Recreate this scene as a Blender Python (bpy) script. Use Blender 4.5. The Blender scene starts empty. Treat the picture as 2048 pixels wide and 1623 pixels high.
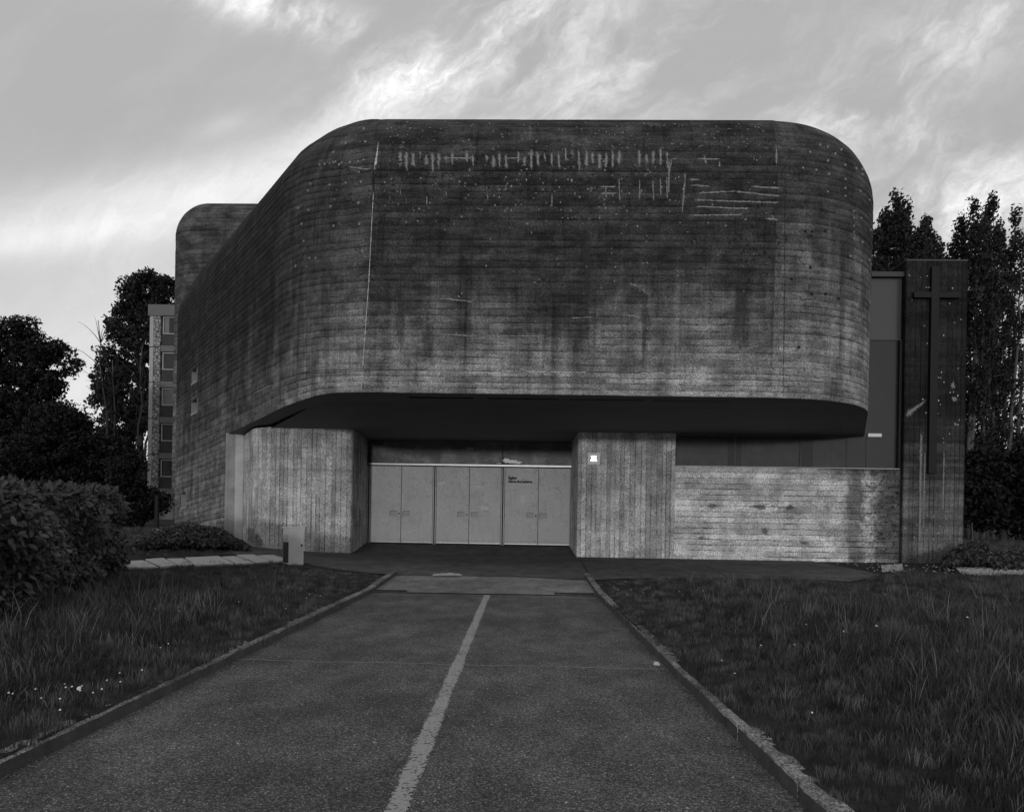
import bpy, bmesh, math, random
import numpy as np
from mathutils import Vector, Matrix, Euler
from mathutils.bvhtree import BVHTree
from mathutils.geometry import tessellate_polygon
random.seed(7); rng = np.random.default_rng(7)
S = bpy.context.scene
COL = S.collection
PI = math.pi

# ---------------------------------------------------------------- camera
W0, H0, F, CX, CY, RHO, CAMZ = 2048.0, 1623.0, 1600.0, 1024.0, 1036.0, 0.016, 1.25
YAW = 0.032
cam = bpy.data.cameras.new('camera'); camo = bpy.data.objects.new('camera', cam); COL.objects.link(camo)
cam.sensor_fit = 'HORIZONTAL'; cam.sensor_width = 36.0; cam.lens = 36.0 * F / W0
cam.shift_y = (CY - H0 / 2) / W0
cam.clip_start = 0.05; cam.clip_end = 3000
cr, sr = math.cos(RHO), math.sin(RHO)
camo.matrix_world = Matrix(((cr, -sr, 0, 0), (0, 0, -1, 0), (sr, cr, 0, CAMZ), (0, 0, 0, 1)))
S.camera = camo

# ---------------------------------------------------------------- node helper
class Sk:
    """a node socket with arithmetic"""
    def __init__(s, nt, o): s.nt, s.o = nt, o
    def _m(s, op, *a, clamp=False):
        n = s.nt.nodes.new('ShaderNodeMath'); n.operation = op; n.use_clamp = clamp
        for i, v in enumerate((s,) + a):
            if isinstance(v, Sk): s.nt.links.new(v.o, n.inputs[i])
            else: n.inputs[i].default_value = v
        return Sk(s.nt, n.outputs[0])
    def __add__(s, b): return s._m('ADD', b)
    __radd__ = __add__
    def __mul__(s, b): return s._m('MULTIPLY', b)
    __rmul__ = __mul__
    def __sub__(s, b): return s._m('SUBTRACT', b)
    def __rsub__(s, b): return (s * -1.0) + b
    def __truediv__(s, b): return s._m('DIVIDE', b)
    def floor(s): return s._m('FLOOR')
    def frac(s): return s._m('FRACT')
    def abs(s): return s._m('ABSOLUTE')
    def pow(s, b): return s._m('POWER', b)
    def max(s, b): return s._m('MAXIMUM', b)
    def min(s, b): return s._m('MINIMUM', b)
    def exp(s): return s._m('EXPONENT')
    def gt(s, b): return s._m('GREATER_THAN', b)
    def ss(s, a, b, c=0.0, d=1.0):          # smooth map
        n = s.nt.nodes.new('ShaderNodeMapRange'); n.interpolation_type = 'SMOOTHSTEP'
        s.nt.links.new(s.o, n.inputs[0])
        if a > b: a, b, c, d = b, a, d, c
        for i, v in enumerate((a, b, c, d)):
            n.inputs[i + 1].default_value = v
        return Sk(s.nt, n.outputs[0])
def comb(nt, x, y, z=0.0):
    n = nt.nodes.new('ShaderNodeCombineXYZ')
    for i, v in enumerate((x, y, z)):
        if isinstance(v, Sk): nt.links.new(v.o, n.inputs[i])
        else: n.inputs[i].default_value = v
    return Sk(nt, n.outputs[0])
def sep(nt, v):
    n = nt.nodes.new('ShaderNodeSeparateXYZ'); nt.links.new(v.o, n.inputs[0])
    return [Sk(nt, n.outputs[i]) for i in range(3)]
def noise(nt, vec, scale=1.0, detail=4, rough=0.55, dist=0.0):
    n = nt.nodes.new('ShaderNodeTexNoise'); nt.links.new(vec.o, n.inputs['Vector'])
    n.inputs['Scale'].default_value = scale; n.inputs['Detail'].default_value = detail
    n.inputs['Roughness'].default_value = rough; n.inputs['Distortion'].default_value = dist
    return Sk(nt, n.outputs['Fac'])
def white(nt, vec):
    n = nt.nodes.new('ShaderNodeTexWhiteNoise'); n.noise_dimensions = '3D'
    nt.links.new(vec.o, n.inputs['Vector']); return Sk(nt, n.outputs['Value'])
def voro(nt, vec, scale, feat='F1', out='Distance', rnd=1.0):
    n = nt.nodes.new('ShaderNodeTexVoronoi'); n.feature = feat; nt.links.new(vec.o, n.inputs['Vector'])
    n.inputs['Scale'].default_value = scale; n.inputs['Randomness'].default_value = rnd
    return Sk(nt, n.outputs[out])

# ---------------------------------------------------------------- world: dusk sky with thin cirrus, in greys (black and white photograph)
SUN_EL, SUN_AZ = math.radians(4.4), math.radians(182.7)      # azimuth measured from +Y clockwise: behind the camera, a little left
wd = bpy.data.worlds.new('World'); S.world = wd; wd.use_nodes = True
nt = wd.node_tree; nt.nodes.clear()
bg = nt.nodes.new('ShaderNodeBackground'); ow = nt.nodes.new('ShaderNodeOutputWorld')
nt.links.new(bg.outputs[0], ow.inputs[0])
sky = nt.nodes.new('ShaderNodeTexSky'); sky.sky_type = 'NISHITA'; sky.sun_disc = False
sky.sun_elevation = SUN_EL; sky.sun_rotation = SUN_AZ; sky.air_density = 1.0; sky.dust_density = 1.0; sky.ozone_density = 1.0
bw = nt.nodes.new('ShaderNodeRGBToBW'); nt.links.new(sky.outputs[0], bw.inputs[0]); nish = Sk(nt, bw.outputs[0])
tc = nt.nodes.new('ShaderNodeTexCoord'); d3 = Sk(nt, tc.outputs['Generated'])
dx, dy, dz = sep(nt, d3)
fy = dy.max(0.12)
a = dx / fy; b = dz / fy
front = dy.ss(0.05, 0.35)
# cirrus streaks: coordinates turned along the wind, stretched
def rot(ang): return a * math.cos(ang) + b * math.sin(ang), b * math.cos(ang) - a * math.sin(ang)
wx = noise(nt, comb(nt, a, b, 3.1), 3.0, 5, 0.6) - 0.5; wy = noise(nt, comb(nt, a, b, 9.7), 3.0, 5, 0.6) - 0.5
fx1 = noise(nt, comb(nt, a, b, 13.1), 11.0, 6, 0.65) - 0.5; fy1 = noise(nt, comb(nt, a, b, 19.7), 11.0, 6, 0.65) - 0.5
r1, r2 = rot(0.70)
st1 = noise(nt, comb(nt, r1 * 2.4 + wx * 0.6, r2 * 6.5 + wy * 1.3, 0.0), 1.7, 10, 0.62)
st2 = noise(nt, comb(nt, a * 1.6 + wx * 0.5, b * 6.0 - a * 1.2 + wy * 0.8, 4.0), 1.5, 9, 0.60)
fine = noise(nt, comb(nt, r1 * 9.0 + wx * 3.5 + fx1 * 1.3, r2 * 26.0 + wy * 5.0 + fy1 * 2.0, 2.0), 1.4, 10, 0.70)
def lobe(px, py, rx, ry, ang=0.0):
    ca, cb = (px - CX) / F, (CY - py) / F
    u = a - ca; v = b - cb
    c_, s_ = math.cos(ang), math.sin(ang)
    uu = (u * c_ + v * s_) / (rx / F); vv = (v * c_ - u * s_) / (ry / F)
    return ((uu * uu + vv * vv) * -1.0).exp()
l_streak = lobe(950, 90, 330, 95, 0.62) * 0.60 + lobe(790, 160, 110, 45, 0.35) * 0.62 + lobe(1250, 130, 330, 120, 0.55) * 0.42 \
    + lobe(540, 25, 190, 40, -0.25) * 0.85 + lobe(1900, 60, 260, 90, 0.5) * 0.34 + lobe(1850, 270, 240, 40, -0.25) * 0.35 \
    + lobe(1900, 400, 330, 70, 0.1) * 0.70 + lobe(1640, 250, 240, 90, 0.6) * 0.32
l_haze = lobe(240, 580, 330, 120, 0.1) * 0.30 + lobe(330, 400, 420, 65, 0.16) * 0.65 + lobe(620, 340, 260, 85, 0.35) * 0.45 + lobe(60, 495, 430, 42, 0.10) * 0.45 \
    + lobe(120, 800, 420, 140, 0.0) * 0.30 + lobe(430, 262, 60, 22, 0.3) * 0.26
streak = st1.ss(0.38, 0.64) * (fine.ss(0.30, 0.66) * 0.75 + 0.40)
clouds = l_streak * (streak * 1.55 + 0.03) + l_haze * (st2.ss(0.25, 0.7) * 0.30 + 0.55 + fine.ss(.3, .7) * 0.22) + st2.ss(0.42, 0.72) * 0.04 + streak * 0.05
base = b.ss(0.0, 0.50) * -0.24 + 0.73 + a * -0.015
view = base + clouds * 0.56
# away from the camera's half of the sky: the Nishita sky with even thin cloud
gen = noise(nt, comb(nt, dx * 2.0, dy * 2.0, dz * 3.0), 1.6, 6, 0.55)
rest = (nish * 0.9).min(9.0) * 0.055 + 0.36 + gen * 0.18
col = (view * front + rest * (1.0 - front)) * 8.0
col = col * 0.90 + nish * 0.05
nt.links.new(comb(nt, col, col, col).o, bg.inputs[0])
bg.inputs[1].default_value = 0.125

# ---------------------------------------------------------------- sun (very low, nearly behind the camera)
sl = bpy.data.lights.new('sun', 'SUN'); so = bpy.data.objects.new('sun', sl); COL.objects.link(so)
sl.energy = 0.70; sl.angle = math.radians(2.2); sl.color = (1, 1, 1)
sd = Vector((math.sin(SUN_AZ) * math.cos(SUN_EL), math.cos(SUN_AZ) * math.cos(SUN_EL), math.sin(SUN_EL)))
so.rotation_euler = sd.to_track_quat('Z', 'Y').to_euler()
S.view_settings.view_transform = 'Standard'; S.view_settings.look = 'None'
S.view_settings.exposure = 0.0; S.view_settings.gamma = 1.0; S.view_settings.use_curve_mapping = False

# ---------------------------------------------------------------- geometry helpers
def uv(px, py):
    a_, b_ = (px - CX) / F, (CY - py) / F
    return a_ * cr - b_ * sr, a_ * sr + b_ * cr
def PT(px, py, D):
    u, v = uv(px, py); return Vector((u * D, D, CAMZ + v * D))
cy_, sy_ = math.cos(YAW), math.sin(YAW)
def W(s, d, z): return Vector((s * cy_ + d * sy_, -s * sy_ + d * cy_, z))      # facade frame -> world
def FP(px, py, d):                                                             # pixel on a plane parallel to the facade
    u, v = uv(px, py); k = d / (u * sy_ + cy_)
    return Vector((u * k, k, CAMZ + v * k))
def FS(px, py, d):                                                             # same, as (s, z)
    p = FP(px, py, d); return p.x * cy_ - p.y * sy_, p.z
def sst(a, b, x):
    t = min(1, max(0, (x - a) / (b - a))); return t * t * (3 - 2 * t)
ROADL = lambda y: -2.41 + 0.011 * y
ROADR = lambda y: 1.265 + 0.011 * y
def G(x, y):
    g = 0.085 + sst(13, 22, y) * 0.12 + sst(3.5, 8, y) * 0.0
    g += sst(17, 28, y) * 0.42 * sst(-4.5, -9.0, x)
    g += sst(14, 40, y) * 0.10 * sst(8, 14, x)
    g += sst(30, 90, y) * 0.25
    return g
def GP(px, py, dz=0.0):
    u, v = uv(px, py); D = 10.0
    for _ in range(40):
        z = G(u * D, D) + dz; D = 0.5 * D + 0.5 * min(300, max(1.5, (z - CAMZ) / min(v, -1e-4)))
    return Vector((u * D, D, G(u * D, D) + dz))

def link(o, parent=None):
    COL.objects.link(o)
    if parent is not None: o.parent = parent
    return o
def wloc(o):
    v = Vector((0, 0, 0))
    while o is not None: v += o.location; o = o.parent
    return v
def mesh(name, V, Fc, mat, parent=None, smooth=False, uvs=None, origin=None):
    """V in world coordinates"""
    me = bpy.data.meshes.new(name)
    off = wloc(parent) if parent is not None else Vector((0, 0, 0))
    if parent is None and origin is not None: off = Vector(origin)
    me.from_pydata([tuple(Vector(v) - off) for v in V], [], Fc)
    if uvs is not None:
        l = me.uv_layers.new(name='UVMap')
        vi = np.empty(len(me.loops), dtype=np.int32); me.loops.foreach_get('vertex_index', vi)
        l.data.foreach_set('uv', np.asarray(uvs, dtype=np.float32)[vi].ravel())
    me.materials.append(mat)
    if smooth: me.polygons.foreach_set('use_smooth', [True] * len(me.polygons))
    me.update()
    o = bpy.data.objects.new(name, me); link(o, parent)
    if parent is None and origin is not None: o.location = origin
    return o
def npmesh(name, V, quads, mat, parent=None, tri=False, attr=None):
    off = np.array(wloc(parent)) if parent is not None else np.zeros(3)
    V = np.asarray(V, dtype=np.float32) - off.astype(np.float32); quads = np.asarray(quads, dtype=np.int32)
    k = quads.shape[1]
    me = bpy.data.meshes.new(name); me.vertices.add(len(V)); me.vertices.foreach_set('co', V.ravel())
    me.loops.add(quads.size); me.loops.foreach_set('vertex_index', quads.ravel())
    me.polygons.add(len(quads)); me.polygons.foreach_set('loop_start', np.arange(len(quads), dtype=np.int32) * k)
    me.polygons.foreach_set('loop_total', np.full(len(quads), k, dtype=np.int32))
    me.materials.append(mat)
    if attr is not None:
        at = me.attributes.new('shade', 'FLOAT', 'POINT'); at.data.foreach_set('value', np.asarray(attr, dtype=np.float32))
    me.update(calc_edges=True); me.validate()
    o = bpy.data.objects.new(name, me); link(o, parent); return o
def thing(name, label, cat, loc=(0, 0, 0), group=None):
    o = bpy.data.objects.new(name, None); o.empty_display_size = 0.3; COL.objects.link(o)
    o.location = loc; o['label'] = label; o['category'] = cat
    if group: o['group'] = group
    return o
def tag(o, label, cat, group=None):
    o['label'] = label; o['category'] = cat
    if group: o['group'] = group
    return o
def kind(o, k): o['kind'] = k; return o
class MB:
    def __init__(s): s.v = []; s.f = []
    def add(s, vs, fs):
        b = len(s.v); s.v += [Vector(v) for v in vs]; s.f += [[b + i for i in f] for f in fs]
    def hexa(s, p):   # 8 points: bottom 4 ccw, top 4
        s.add(p, [(3, 2, 1, 0), (4, 5, 6, 7), (0, 1, 5, 4), (1, 2, 6, 5), (2, 3, 7, 6), (3, 0, 4, 7)])
    def box(s, s0, s1, d0, d1, z0, z1, fn=None):
        fn = fn or W
        s.hexa([fn(s0, d0, z0), fn(s1, d0, z0), fn(s1, d1, z0), fn(s0, d1, z0), fn(s0, d0, z1), fn(s1, d0, z1), fn(s1, d1, z1), fn(s0, d1, z1)])
    def tube(s, pts, rad, n=6):
        pts = [Vector(p) for p in pts]; b = len(s.v); last = None
        for i, p in enumerate(pts):
            t = (pts[min(i + 1, len(pts) - 1)] - pts[max(i - 1, 0)]).normalized()
            x = t.orthogonal().normalized() if last is None else (last - t * last.dot(t)).normalized()
            last = x; y = t.cross(x)
            for k in range(n):
                an = 2 * PI * k / n; s.v.append(p + (x * math.cos(an) + y * math.sin(an)) * rad[i])
        for i in range(len(pts) - 1):
            for k in range(n):
                s.f.append([b + i * n + k, b + i * n + (k + 1) % n, b + (i + 1) * n + (k + 1) % n, b + (i + 1) * n + k])
        s.f.append([b + k for k in range(n)][::-1]); s.f.append([b + (len(pts) - 1) * n + k for k in range(n)])
    def build(s, name, mat, parent=None, smooth=False, origin=None, bevel=0):
        o = mesh(name, s.v, s.f, mat, parent, smooth, origin=origin)
        if bevel:
            m = o.modifiers.new('bevel', 'BEVEL'); m.width = bevel; m.segments = 2; m.limit_method = 'ANGLE'
        return o

# ---------------------------------------------------------------- materials
def newmat(name):
    m = bpy.data.materials.new(name); m.use_nodes = True; nt = m.node_tree
    p = nt.nodes['Principled BSDF']; p.inputs['Specular IOR Level'].default_value = 0.25
    return m, nt, p
def setv(nt, p, val, rough=None, bump=None, bs=0.3, bd=0.01):
    if isinstance(val, Sk):
        c = comb(nt, val, val, val); nt.links.new(c.o, p.inputs['Base Color'])
    else: p.inputs['Base Color'].default_value = (val, val, val, 1)
    if rough is not None:
        if isinstance(rough, Sk): nt.links.new(rough.o, p.inputs['Roughness'])
        else: p.inputs['Roughness'].default_value = rough
    if bump is not None:
        bn = nt.nodes.new('ShaderNodeBump'); bn.inputs['Strength'].default_value = bs; bn.inputs['Distance'].default_value = bd
        nt.links.new(bump.o, bn.inputs['Height']); nt.links.new(bn.outputs[0], p.inputs['Normal'])
def objco(nt):
    n = nt.nodes.new('ShaderNodeNewGeometry'); return Sk(nt, n.outputs['Position'])
def uvco(nt):
    n = nt.nodes.new('ShaderNodeTexCoord'); return sep(nt, Sk(nt, n.outputs['UV']))
def plain(name, v, rough=0.8, var=0.25, scale=3.0, metal=0.0, fine=0.0, spec=0.25):
    m, nt, p = newmat(name); P = objco(nt)
    x = noise(nt, P, scale, 6, 0.6) * (2 * var) + (1 - var)
    if fine: x = x * (noise(nt, P, 60, 3, 0.7) * (2 * fine) + (1 - fine))
    setv(nt, p, x * v, rough, noise(nt, P, 40, 4), 0.25, 0.004)
    p.inputs['Metallic'].default_value = metal; p.inputs['Specular IOR Level'].default_value = spec
    return m

def shell_mat(name, lo, hi, v0, v1, vert=False, streaks=1.0, dark_u=None, pits=1.0, lines=1.0, side=0.0, dark_patch=False, blot=0.70):
    """board-marked concrete. UV: u metres along, v board units across. lo/hi albedo at the clean bottom / weathered top (by height z v0..v1)"""
    m, nt, p = newmat(name); u, v, _ = uvco(nt); P = objco(nt); X, Y, Z = sep(nt, P)
    u = u + 3.7
    n_lo = noise(nt, P, 0.35, 5, 0.6); n_mid = noise(nt, P, 1.7, 6, 0.65); n_fine = noise(nt, P, 28, 5, 0.75); n_grit = noise(nt, P, 95, 2, 0.6)
    # how weathered: rises with height, with ragged edge and long runs of dirty water
    run = noise(nt, comb(nt, u * 1.6, Z * 0.10, 1.0), 1.4, 6, 0.62)
    run2 = noise(nt, comb(nt, u * 6.0, Z * 0.30, 7.0), 1.6, 5, 0.6)
    w = ((Z - v0) * (1.0 / (v1 - v0)) + (n_lo - 0.5) * 0.9 + (run - 0.5) * 1.0 * streaks).ss(0.0, 1.0)
    alb = w * (hi - lo) + lo
    alb = alb * (1.0 - (run2.ss(0.52, 0.72) * 0.30 + run.ss(0.54, 0.70) * 0.26) * streaks)
    alb = alb * (n_mid.ss(0.3, 0.7) * 0.7 + 0.66)
    # each board takes its own tone, in lengths of a couple of metres
    row = v.floor(); seg = (u * 0.30 + white(nt, comb(nt, row, 4.0, 2.0)) * 5.0).floor()
    rt = white(nt, comb(nt, row, seg, 1.0)); alb = alb * (rt * 0.46 + 0.78)
    blotch = noise(nt, comb(nt, u * 1.3, Z * 3.4, Y * 0.8), 1.3, 8, 0.70)
    if blot: alb = alb * (blotch.ss(0.34, 0.66) * blot + (1.0 - blot * 0.49))
    # dark broken line where two boards met
    fr = ((v + (noise(nt, comb(nt, u * 1.5, row * 3.1, 2.0), 2.0, 3) - 0.5) * 0.16).frac() - 0.5).abs()      # 0.5 at the joint
    brk = noise(nt, comb(nt, u * 0.8, row * 7.3, 5.0), 1.5, 5, 0.7).ss(0.42, 0.60)
    thick = noise(nt, comb(nt, u * 2.6, row * 2.3, 8.0), 1.5, 6, 0.72)
    ln = (fr + thick * 0.30).ss(0.53, 0.63) * brk
    alb = alb * (1.0 - ln * 0.84 * lines * (1.0 - w * 0.40))
    # pale lip along some boards
    lip = (fr + thick * 0.13).ss(0.44, 0.49) * (1.0 - ln) * brk
    alb = alb * (lip * 0.14 + 1.0)
    if dark_patch:  # darkens a band, the right end and the top edge, mottled
        e_ = (noise(nt, P, 5.0, 6, 0.7) - 0.5) * 0.55 + (noise(nt, P, 1.3, 3) - 0.5) * 0.35
        xb = X + e_; band = xb.ss(8.95, 9.22) * (1.0 - xb.ss(9.40, 9.62)); right = (X + e_ * 1.4).ss(9.55, 10.15); top = (Z + e_ * 0.5).ss(2.52, 2.74) * (X + e_).ss(7.8, 8.9)
        mott = noise(nt, P, 9.0, 6, 0.72).ss(0.44, 0.62) * X.ss(9.2, 9.8)
        alb = alb * (1.0 - band * 0.66) * (1.0 - right * 0.74) * (1.0 - top * 0.6) * (1.0 - mott * 0.5)
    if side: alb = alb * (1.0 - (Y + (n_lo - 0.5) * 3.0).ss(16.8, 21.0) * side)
    # grain of the wood along the board
    gr = noise(nt, comb(nt, u * 1.6, v * 9.0, 3.0), 2.5, 5, 0.7)
    alb = alb * (gr * 0.9 + 0.55)
    # lichen, pits and pale flecks
    pit = voro(nt, P, 9.0); pr = voro(nt, P, 9.0, out='Color')
    bwn = nt.nodes.new('ShaderNodeRGBToBW'); nt.links.new(pr.o, bwn.inputs[0]); prr = Sk(nt, bwn.outputs[0])
    alb = alb * (1.0 - pit.ss(0.22, 0.12) * prr.gt(0.74) * 0.55 * pits)
    fl = voro(nt, P, 17.0); flc = voro(nt, P, 17.0, out='Color'); b2 = nt.nodes.new('ShaderNodeRGBToBW'); nt.links.new(flc.o, b2.inputs[0])
    alb = alb + fl.ss(0.20, 0.10) * Sk(nt, b2.outputs[0]).gt(0.80) * w * 0.055 * pits
    alb = alb * (n_fine.ss(0.28, 0.72) * 1.0 + 0.50) * (n_grit.ss(0.34, 0.66) * 1.2 + 0.42)
    hgt = gr * 0.5 + n_fine * 0.8 - ln * 1.6 + n_grit * 0.5
    setv(nt, p, alb.max(0.012), 0.92, hgt, 0.5, 0.008)
    p.inputs['Specular IOR Level'].default_value = 0.12
    return m
M = {}
M['shell'] = shell_mat('weathered board-marked concrete', 0.31, 0.050, 3.0, 6.4, streaks=1.15)
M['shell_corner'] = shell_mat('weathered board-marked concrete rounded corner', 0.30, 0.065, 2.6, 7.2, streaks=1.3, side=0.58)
M['shell_right'] = shell_mat('weathered board-marked concrete right corner', 0.32, 0.062, 3.2, 7.6, streaks=1.0)
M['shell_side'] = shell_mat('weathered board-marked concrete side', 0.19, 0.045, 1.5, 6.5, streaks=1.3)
M['shell_rear'] = shell_mat('weathered board-marked concrete rear', 0.17, 0.08, 4.0, 12.5)
M['pillar'] = shell_mat('board-marked concrete upright boards', 0.44, 0.41, 0.4, 4.0, streaks=0.6, pits=0.9, lines=0.95, blot=0)
M['lowwall'] = shell_mat('board-marked concrete level boards', 0.62, 0.56, 0.4, 4.0, streaks=0.4, pits=0.9, lines=1.15, dark_patch=True, blot=0.28)
M['pylon'] = shell_mat('blackened board-marked concrete', 0.16, 0.028, 0.4, 4.0, streaks=1.5, lines=.6, blot=.3)
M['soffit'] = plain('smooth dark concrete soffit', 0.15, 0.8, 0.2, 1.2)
M['recess'] = plain('concrete reveal', 0.26, 0.9, 0.35, 4.0, fine=0.2)
M['wallend'] = plain('mottled smooth concrete', 0.30, 0.9, 0.7, 2.2, fine=0.4)
M['wallend_hi'] = plain('pale smooth concrete', 0.55, 0.9, 0.35, 2.2, fine=0.35)
M['roof'] = plain('roof concrete', 0.12, 0.9)
M['inside'] = plain('dark interior', 0.03, 0.9)
M['joint'] = plain('pale joint filler', 0.55, 0.9, 0.4, 8.0)
M['frame'] = plain('dark metal frame', 0.035, 0.45, 0.2, 4.0, spec=0.5)
M['alu'] = plain('bare aluminium rail', 0.20, 0.35, 0.2, 5.0, metal=0.7)
M['cross'] = plain('dark painted steel', 0.012, 0.55, 0.2, 3.0)
M['trunk'] = plain('bark', 0.05, 0.9, 0.3, 6.0)
M['trunk_pale'] = plain('pale bark', 0.11, 0.9, 0.4, 6.0)
M['grey_box'] = plain('grey painted cabinet', 0.50, 0.6, 0.10, 6.0, fine=0.12)
M['dark_box'] = plain('black mesh side', 0.03, 0.7)
M['paper'] = plain('paper', 0.85, 0.8, 0.1, 20)
M['print'] = plain('printed black', 0.02, 0.7)
M['gravel'] = plain('pale gravel', 0.42, 0.95, 0.5, 30.0, fine=0.4)

def door_mat():
    m, nt, p = newmat('scuffed grey door paint'); P = objco(nt); X, Y, Z = sep(nt, P)
    a_ = noise(nt, P, 1.2, 6, 0.6); g_ = noise(nt, P, 70, 3, 0.7); sc = noise(nt, comb(nt, X * 3, Y, Z * 9), 2.0, 6, 0.7, 1.2)
    smear = noise(nt, P, 4.5, 6, 0.72, 0.8).ss(0.50, 0.66) * Z.ss(0.6, 1.4) * 0.20 + noise(nt, comb(nt, X * 7, Y, Z * .8), 1.5, 5, .65).ss(.52, .7) * .12
    v = (a_ * 0.30 + 0.80) * (g_.ss(.25, .75) * 0.6 + 0.70) * 0.52
    v = v * (1.0 - smear) + sc.ss(0.58, 0.66) * 0.09
    v = v * (Z.ss(0.42, 0.62) * 0.14 + 0.86)
    setv(nt, p, v, 0.7, g_, 0.2, 0.003); return m
M['door'] = door_mat()
M['door_recess'] = plain('door recess plate', 0.37, 0.6, 0.15, 12, fine=0.2)
def transom_mat():
    m, nt, p = newmat('dented dark sheet metal'); P = objco(nt); X, Y, Z = sep(nt, P)
    a_ = noise(nt, P, 2.2, 6, 0.6, 0.1)
    v = a_.ss(0.45, 0.8) * 0.07 + 0.035 + noise(nt, comb(nt, X * 2, Y, Z * 16), 2, 4, 0.6).ss(0.55, 0.7) * 0.04
    setv(nt, p, v, 0.42, a_, 0.5, 0.03); p.inputs['Metallic'].default_value = 0.35; return m
M['transom'] = transom_mat()
def glass_mat(name, v, rough=0.06, trans=0.30):
    m, nt, p = newmat(name); setv(nt, p, v, rough); p.inputs['Specular IOR Level'].default_value = 0.6
    t = nt.nodes.new('ShaderNodeBsdfTransparent'); mx = nt.nodes.new('ShaderNodeMixShader'); mx.inputs[0].default_value = trans
    t.inputs[0].default_value = (0.9, 0.9, 0.9, 1)
    out = nt.nodes['Material Output']; nt.links.new(p.outputs[0], mx.inputs[1]); nt.links.new(t.outputs[0], mx.inputs[2]); nt.links.new(mx.outputs[0], out.inputs[0])
    P = objco(nt); bn = nt.nodes.new('ShaderNodeBump'); bn.inputs['Strength'].default_value = 0.15; bn.inputs['Distance'].default_value = 0.02
    nt.links.new(noise(nt, P, 1.5, 2).o, bn.inputs['Height']); nt.links.new(bn.outputs[0], p.inputs['Normal']); return m
M['glass'] = glass_mat('dusty dark glass', 0.10, 0.10, 0.72)
M['glass_tall'] = glass_mat('dull tall glass', 0.018, 0.22, 0.08)
M['glass_pale'] = glass_mat('pale glass panel', 0.065, 0.25, 0.05)  # paler colour for the upper panel of the tall window
def asphalt(name, v, speck=1.0, scale=1.0):
    m, nt, p = newmat(name); P = objco(nt); X, Y, Z = sep(nt, P)
    vd = voro(nt, P, 125 * scale); vc = voro(nt, P, 125 * scale, out='Color'); r_, g_, b_ = sep(nt, vc)
    fine_ = noise(nt, P, 130, 3, 0.7); big = noise(nt, P, 0.6, 5, 0.6); mid = noise(nt, comb(nt, X, Y * 0.5, 0.0), 3.0, 6, 0.65)
    tone = (big.ss(.3, .7) * 0.35 + 0.82) * (mid.ss(.3, .72) * 0.55 + 0.72) * (noise(nt, P, 0.22, 3).ss(.35, .65) * .25 + .88) * (fine_ * 1.1 + 0.45) * (noise(nt, P, 42, 3, 0.7).ss(.3, .7) * .5 + .75)
    stone = vd.ss(0.50, 0.25)
    alb = tone * v * (r_ * r_ * 1.5 + 0.48) * (stone * 0.6 + 0.62)
    alb = alb + stone * r_.gt(0.95) * g_ * 0.20 * speck
    vl = voro(nt, P, 19.0); vlc = sep(nt, voro(nt, P, 19.0, out='Color'))
    alb = alb + vl.ss(0.16, 0.07) * vlc[0].gt(0.90) * 0.25 * speck
    setv(nt, p, alb, 0.88, stone * 0.8 + fine_ * 0.6, 0.7, 0.006)
    p.inputs['Specular IOR Level'].default_value = 0.2; return m
M['road'] = asphalt('worn asphalt', 0.168, 2.4)
M['apron'] = asphalt('smooth dark asphalt', 0.165, 0.2, 1.6)
M['slab'] = asphalt('pale concrete ramp', 0.35, 0.35, 1.8)
M['moss'] = plain('mossy dirt on the kerb face', 0.085, 0.95, 0.7, 5.0, fine=0.5)
M['kerb'] = shell_mat('mossy kerb stone', 0.22, 0.16, -0.2, 0.3, streaks=0.6, lines=0.0)
M['paving'] = plain('pale paving slab', 0.50, 0.9, 0.15, 3, fine=0.35)
def line_mat():
    m, nt, p = newmat('worn road paint'); P = objco(nt)
    n1 = noise(nt, P, 45, 4, 0.7); n2 = noise(nt, P, 4, 4, 0.6)
    setv(nt, p, n1 * 0.2 + 0.27, 0.8, n1, 0.5, 0.004)
    t = nt.nodes.new('ShaderNodeBsdfTransparent'); mx = nt.nodes.new('ShaderNodeMixShader')
    u, v, _ = uvco(nt)
    edge = (u - 0.5).abs() * 2.0                      # 0 centre, 1 edge
    k = (n1 * 1.6 + n2 * 0.5 + (1.0 - edge).min(0.4) * 0.8).ss(1.12, 1.30)
    nt.links.new(k.o, mx.inputs[0]); nt.links.new(t.outputs[0], mx.inputs[1]); nt.links.new(p.outputs[0], mx.inputs[2])
    nt.links.new(mx.outputs[0], nt.nodes['Material Output'].inputs[0]); return m
M['line'] = line_mat()
def stain_mat(name, v, soft=0.5):
    """deposit on a surface: fades at its ragged rim through the 'shade' attribute"""
    m, nt, p = newmat(name); P = objco(nt)
    at = nt.nodes.new('ShaderNodeAttribute'); at.attribute_name = 'shade'; A = Sk(nt, at.outputs['Fac'])
    n1 = noise(nt, P, 22, 4, 0.7); g_ = noise(nt, P, 90, 2, 0.6)
    setv(nt, p, (g_ * 0.7 + 0.65) * v, 0.95)
    t = nt.nodes.new('ShaderNodeBsdfTransparent'); mx = nt.nodes.new('ShaderNodeMixShader')
    k = (A + (n1 - 0.5) * 2.2).ss(0.10, 0.95) * soft
    nt.links.new(k.o, mx.inputs[0]); nt.links.new(t.outputs[0], mx.inputs[1]); nt.links.new(p.outputs[0], mx.inputs[2])
    nt.links.new(mx.outputs[0], nt.nodes['Material Output'].inputs[0]); return m
M['lime'] = stain_mat('lime deposit', 0.34, 0.72)
M['lime_glint'] = stain_mat('bright lime deposit and glint', 0.62, 0.95)
M['soot'] = stain_mat('black crust', 0.03, 0.75)
M['dark_patch'] = stain_mat('dark concrete patch', 0.06, 0.42)
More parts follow.
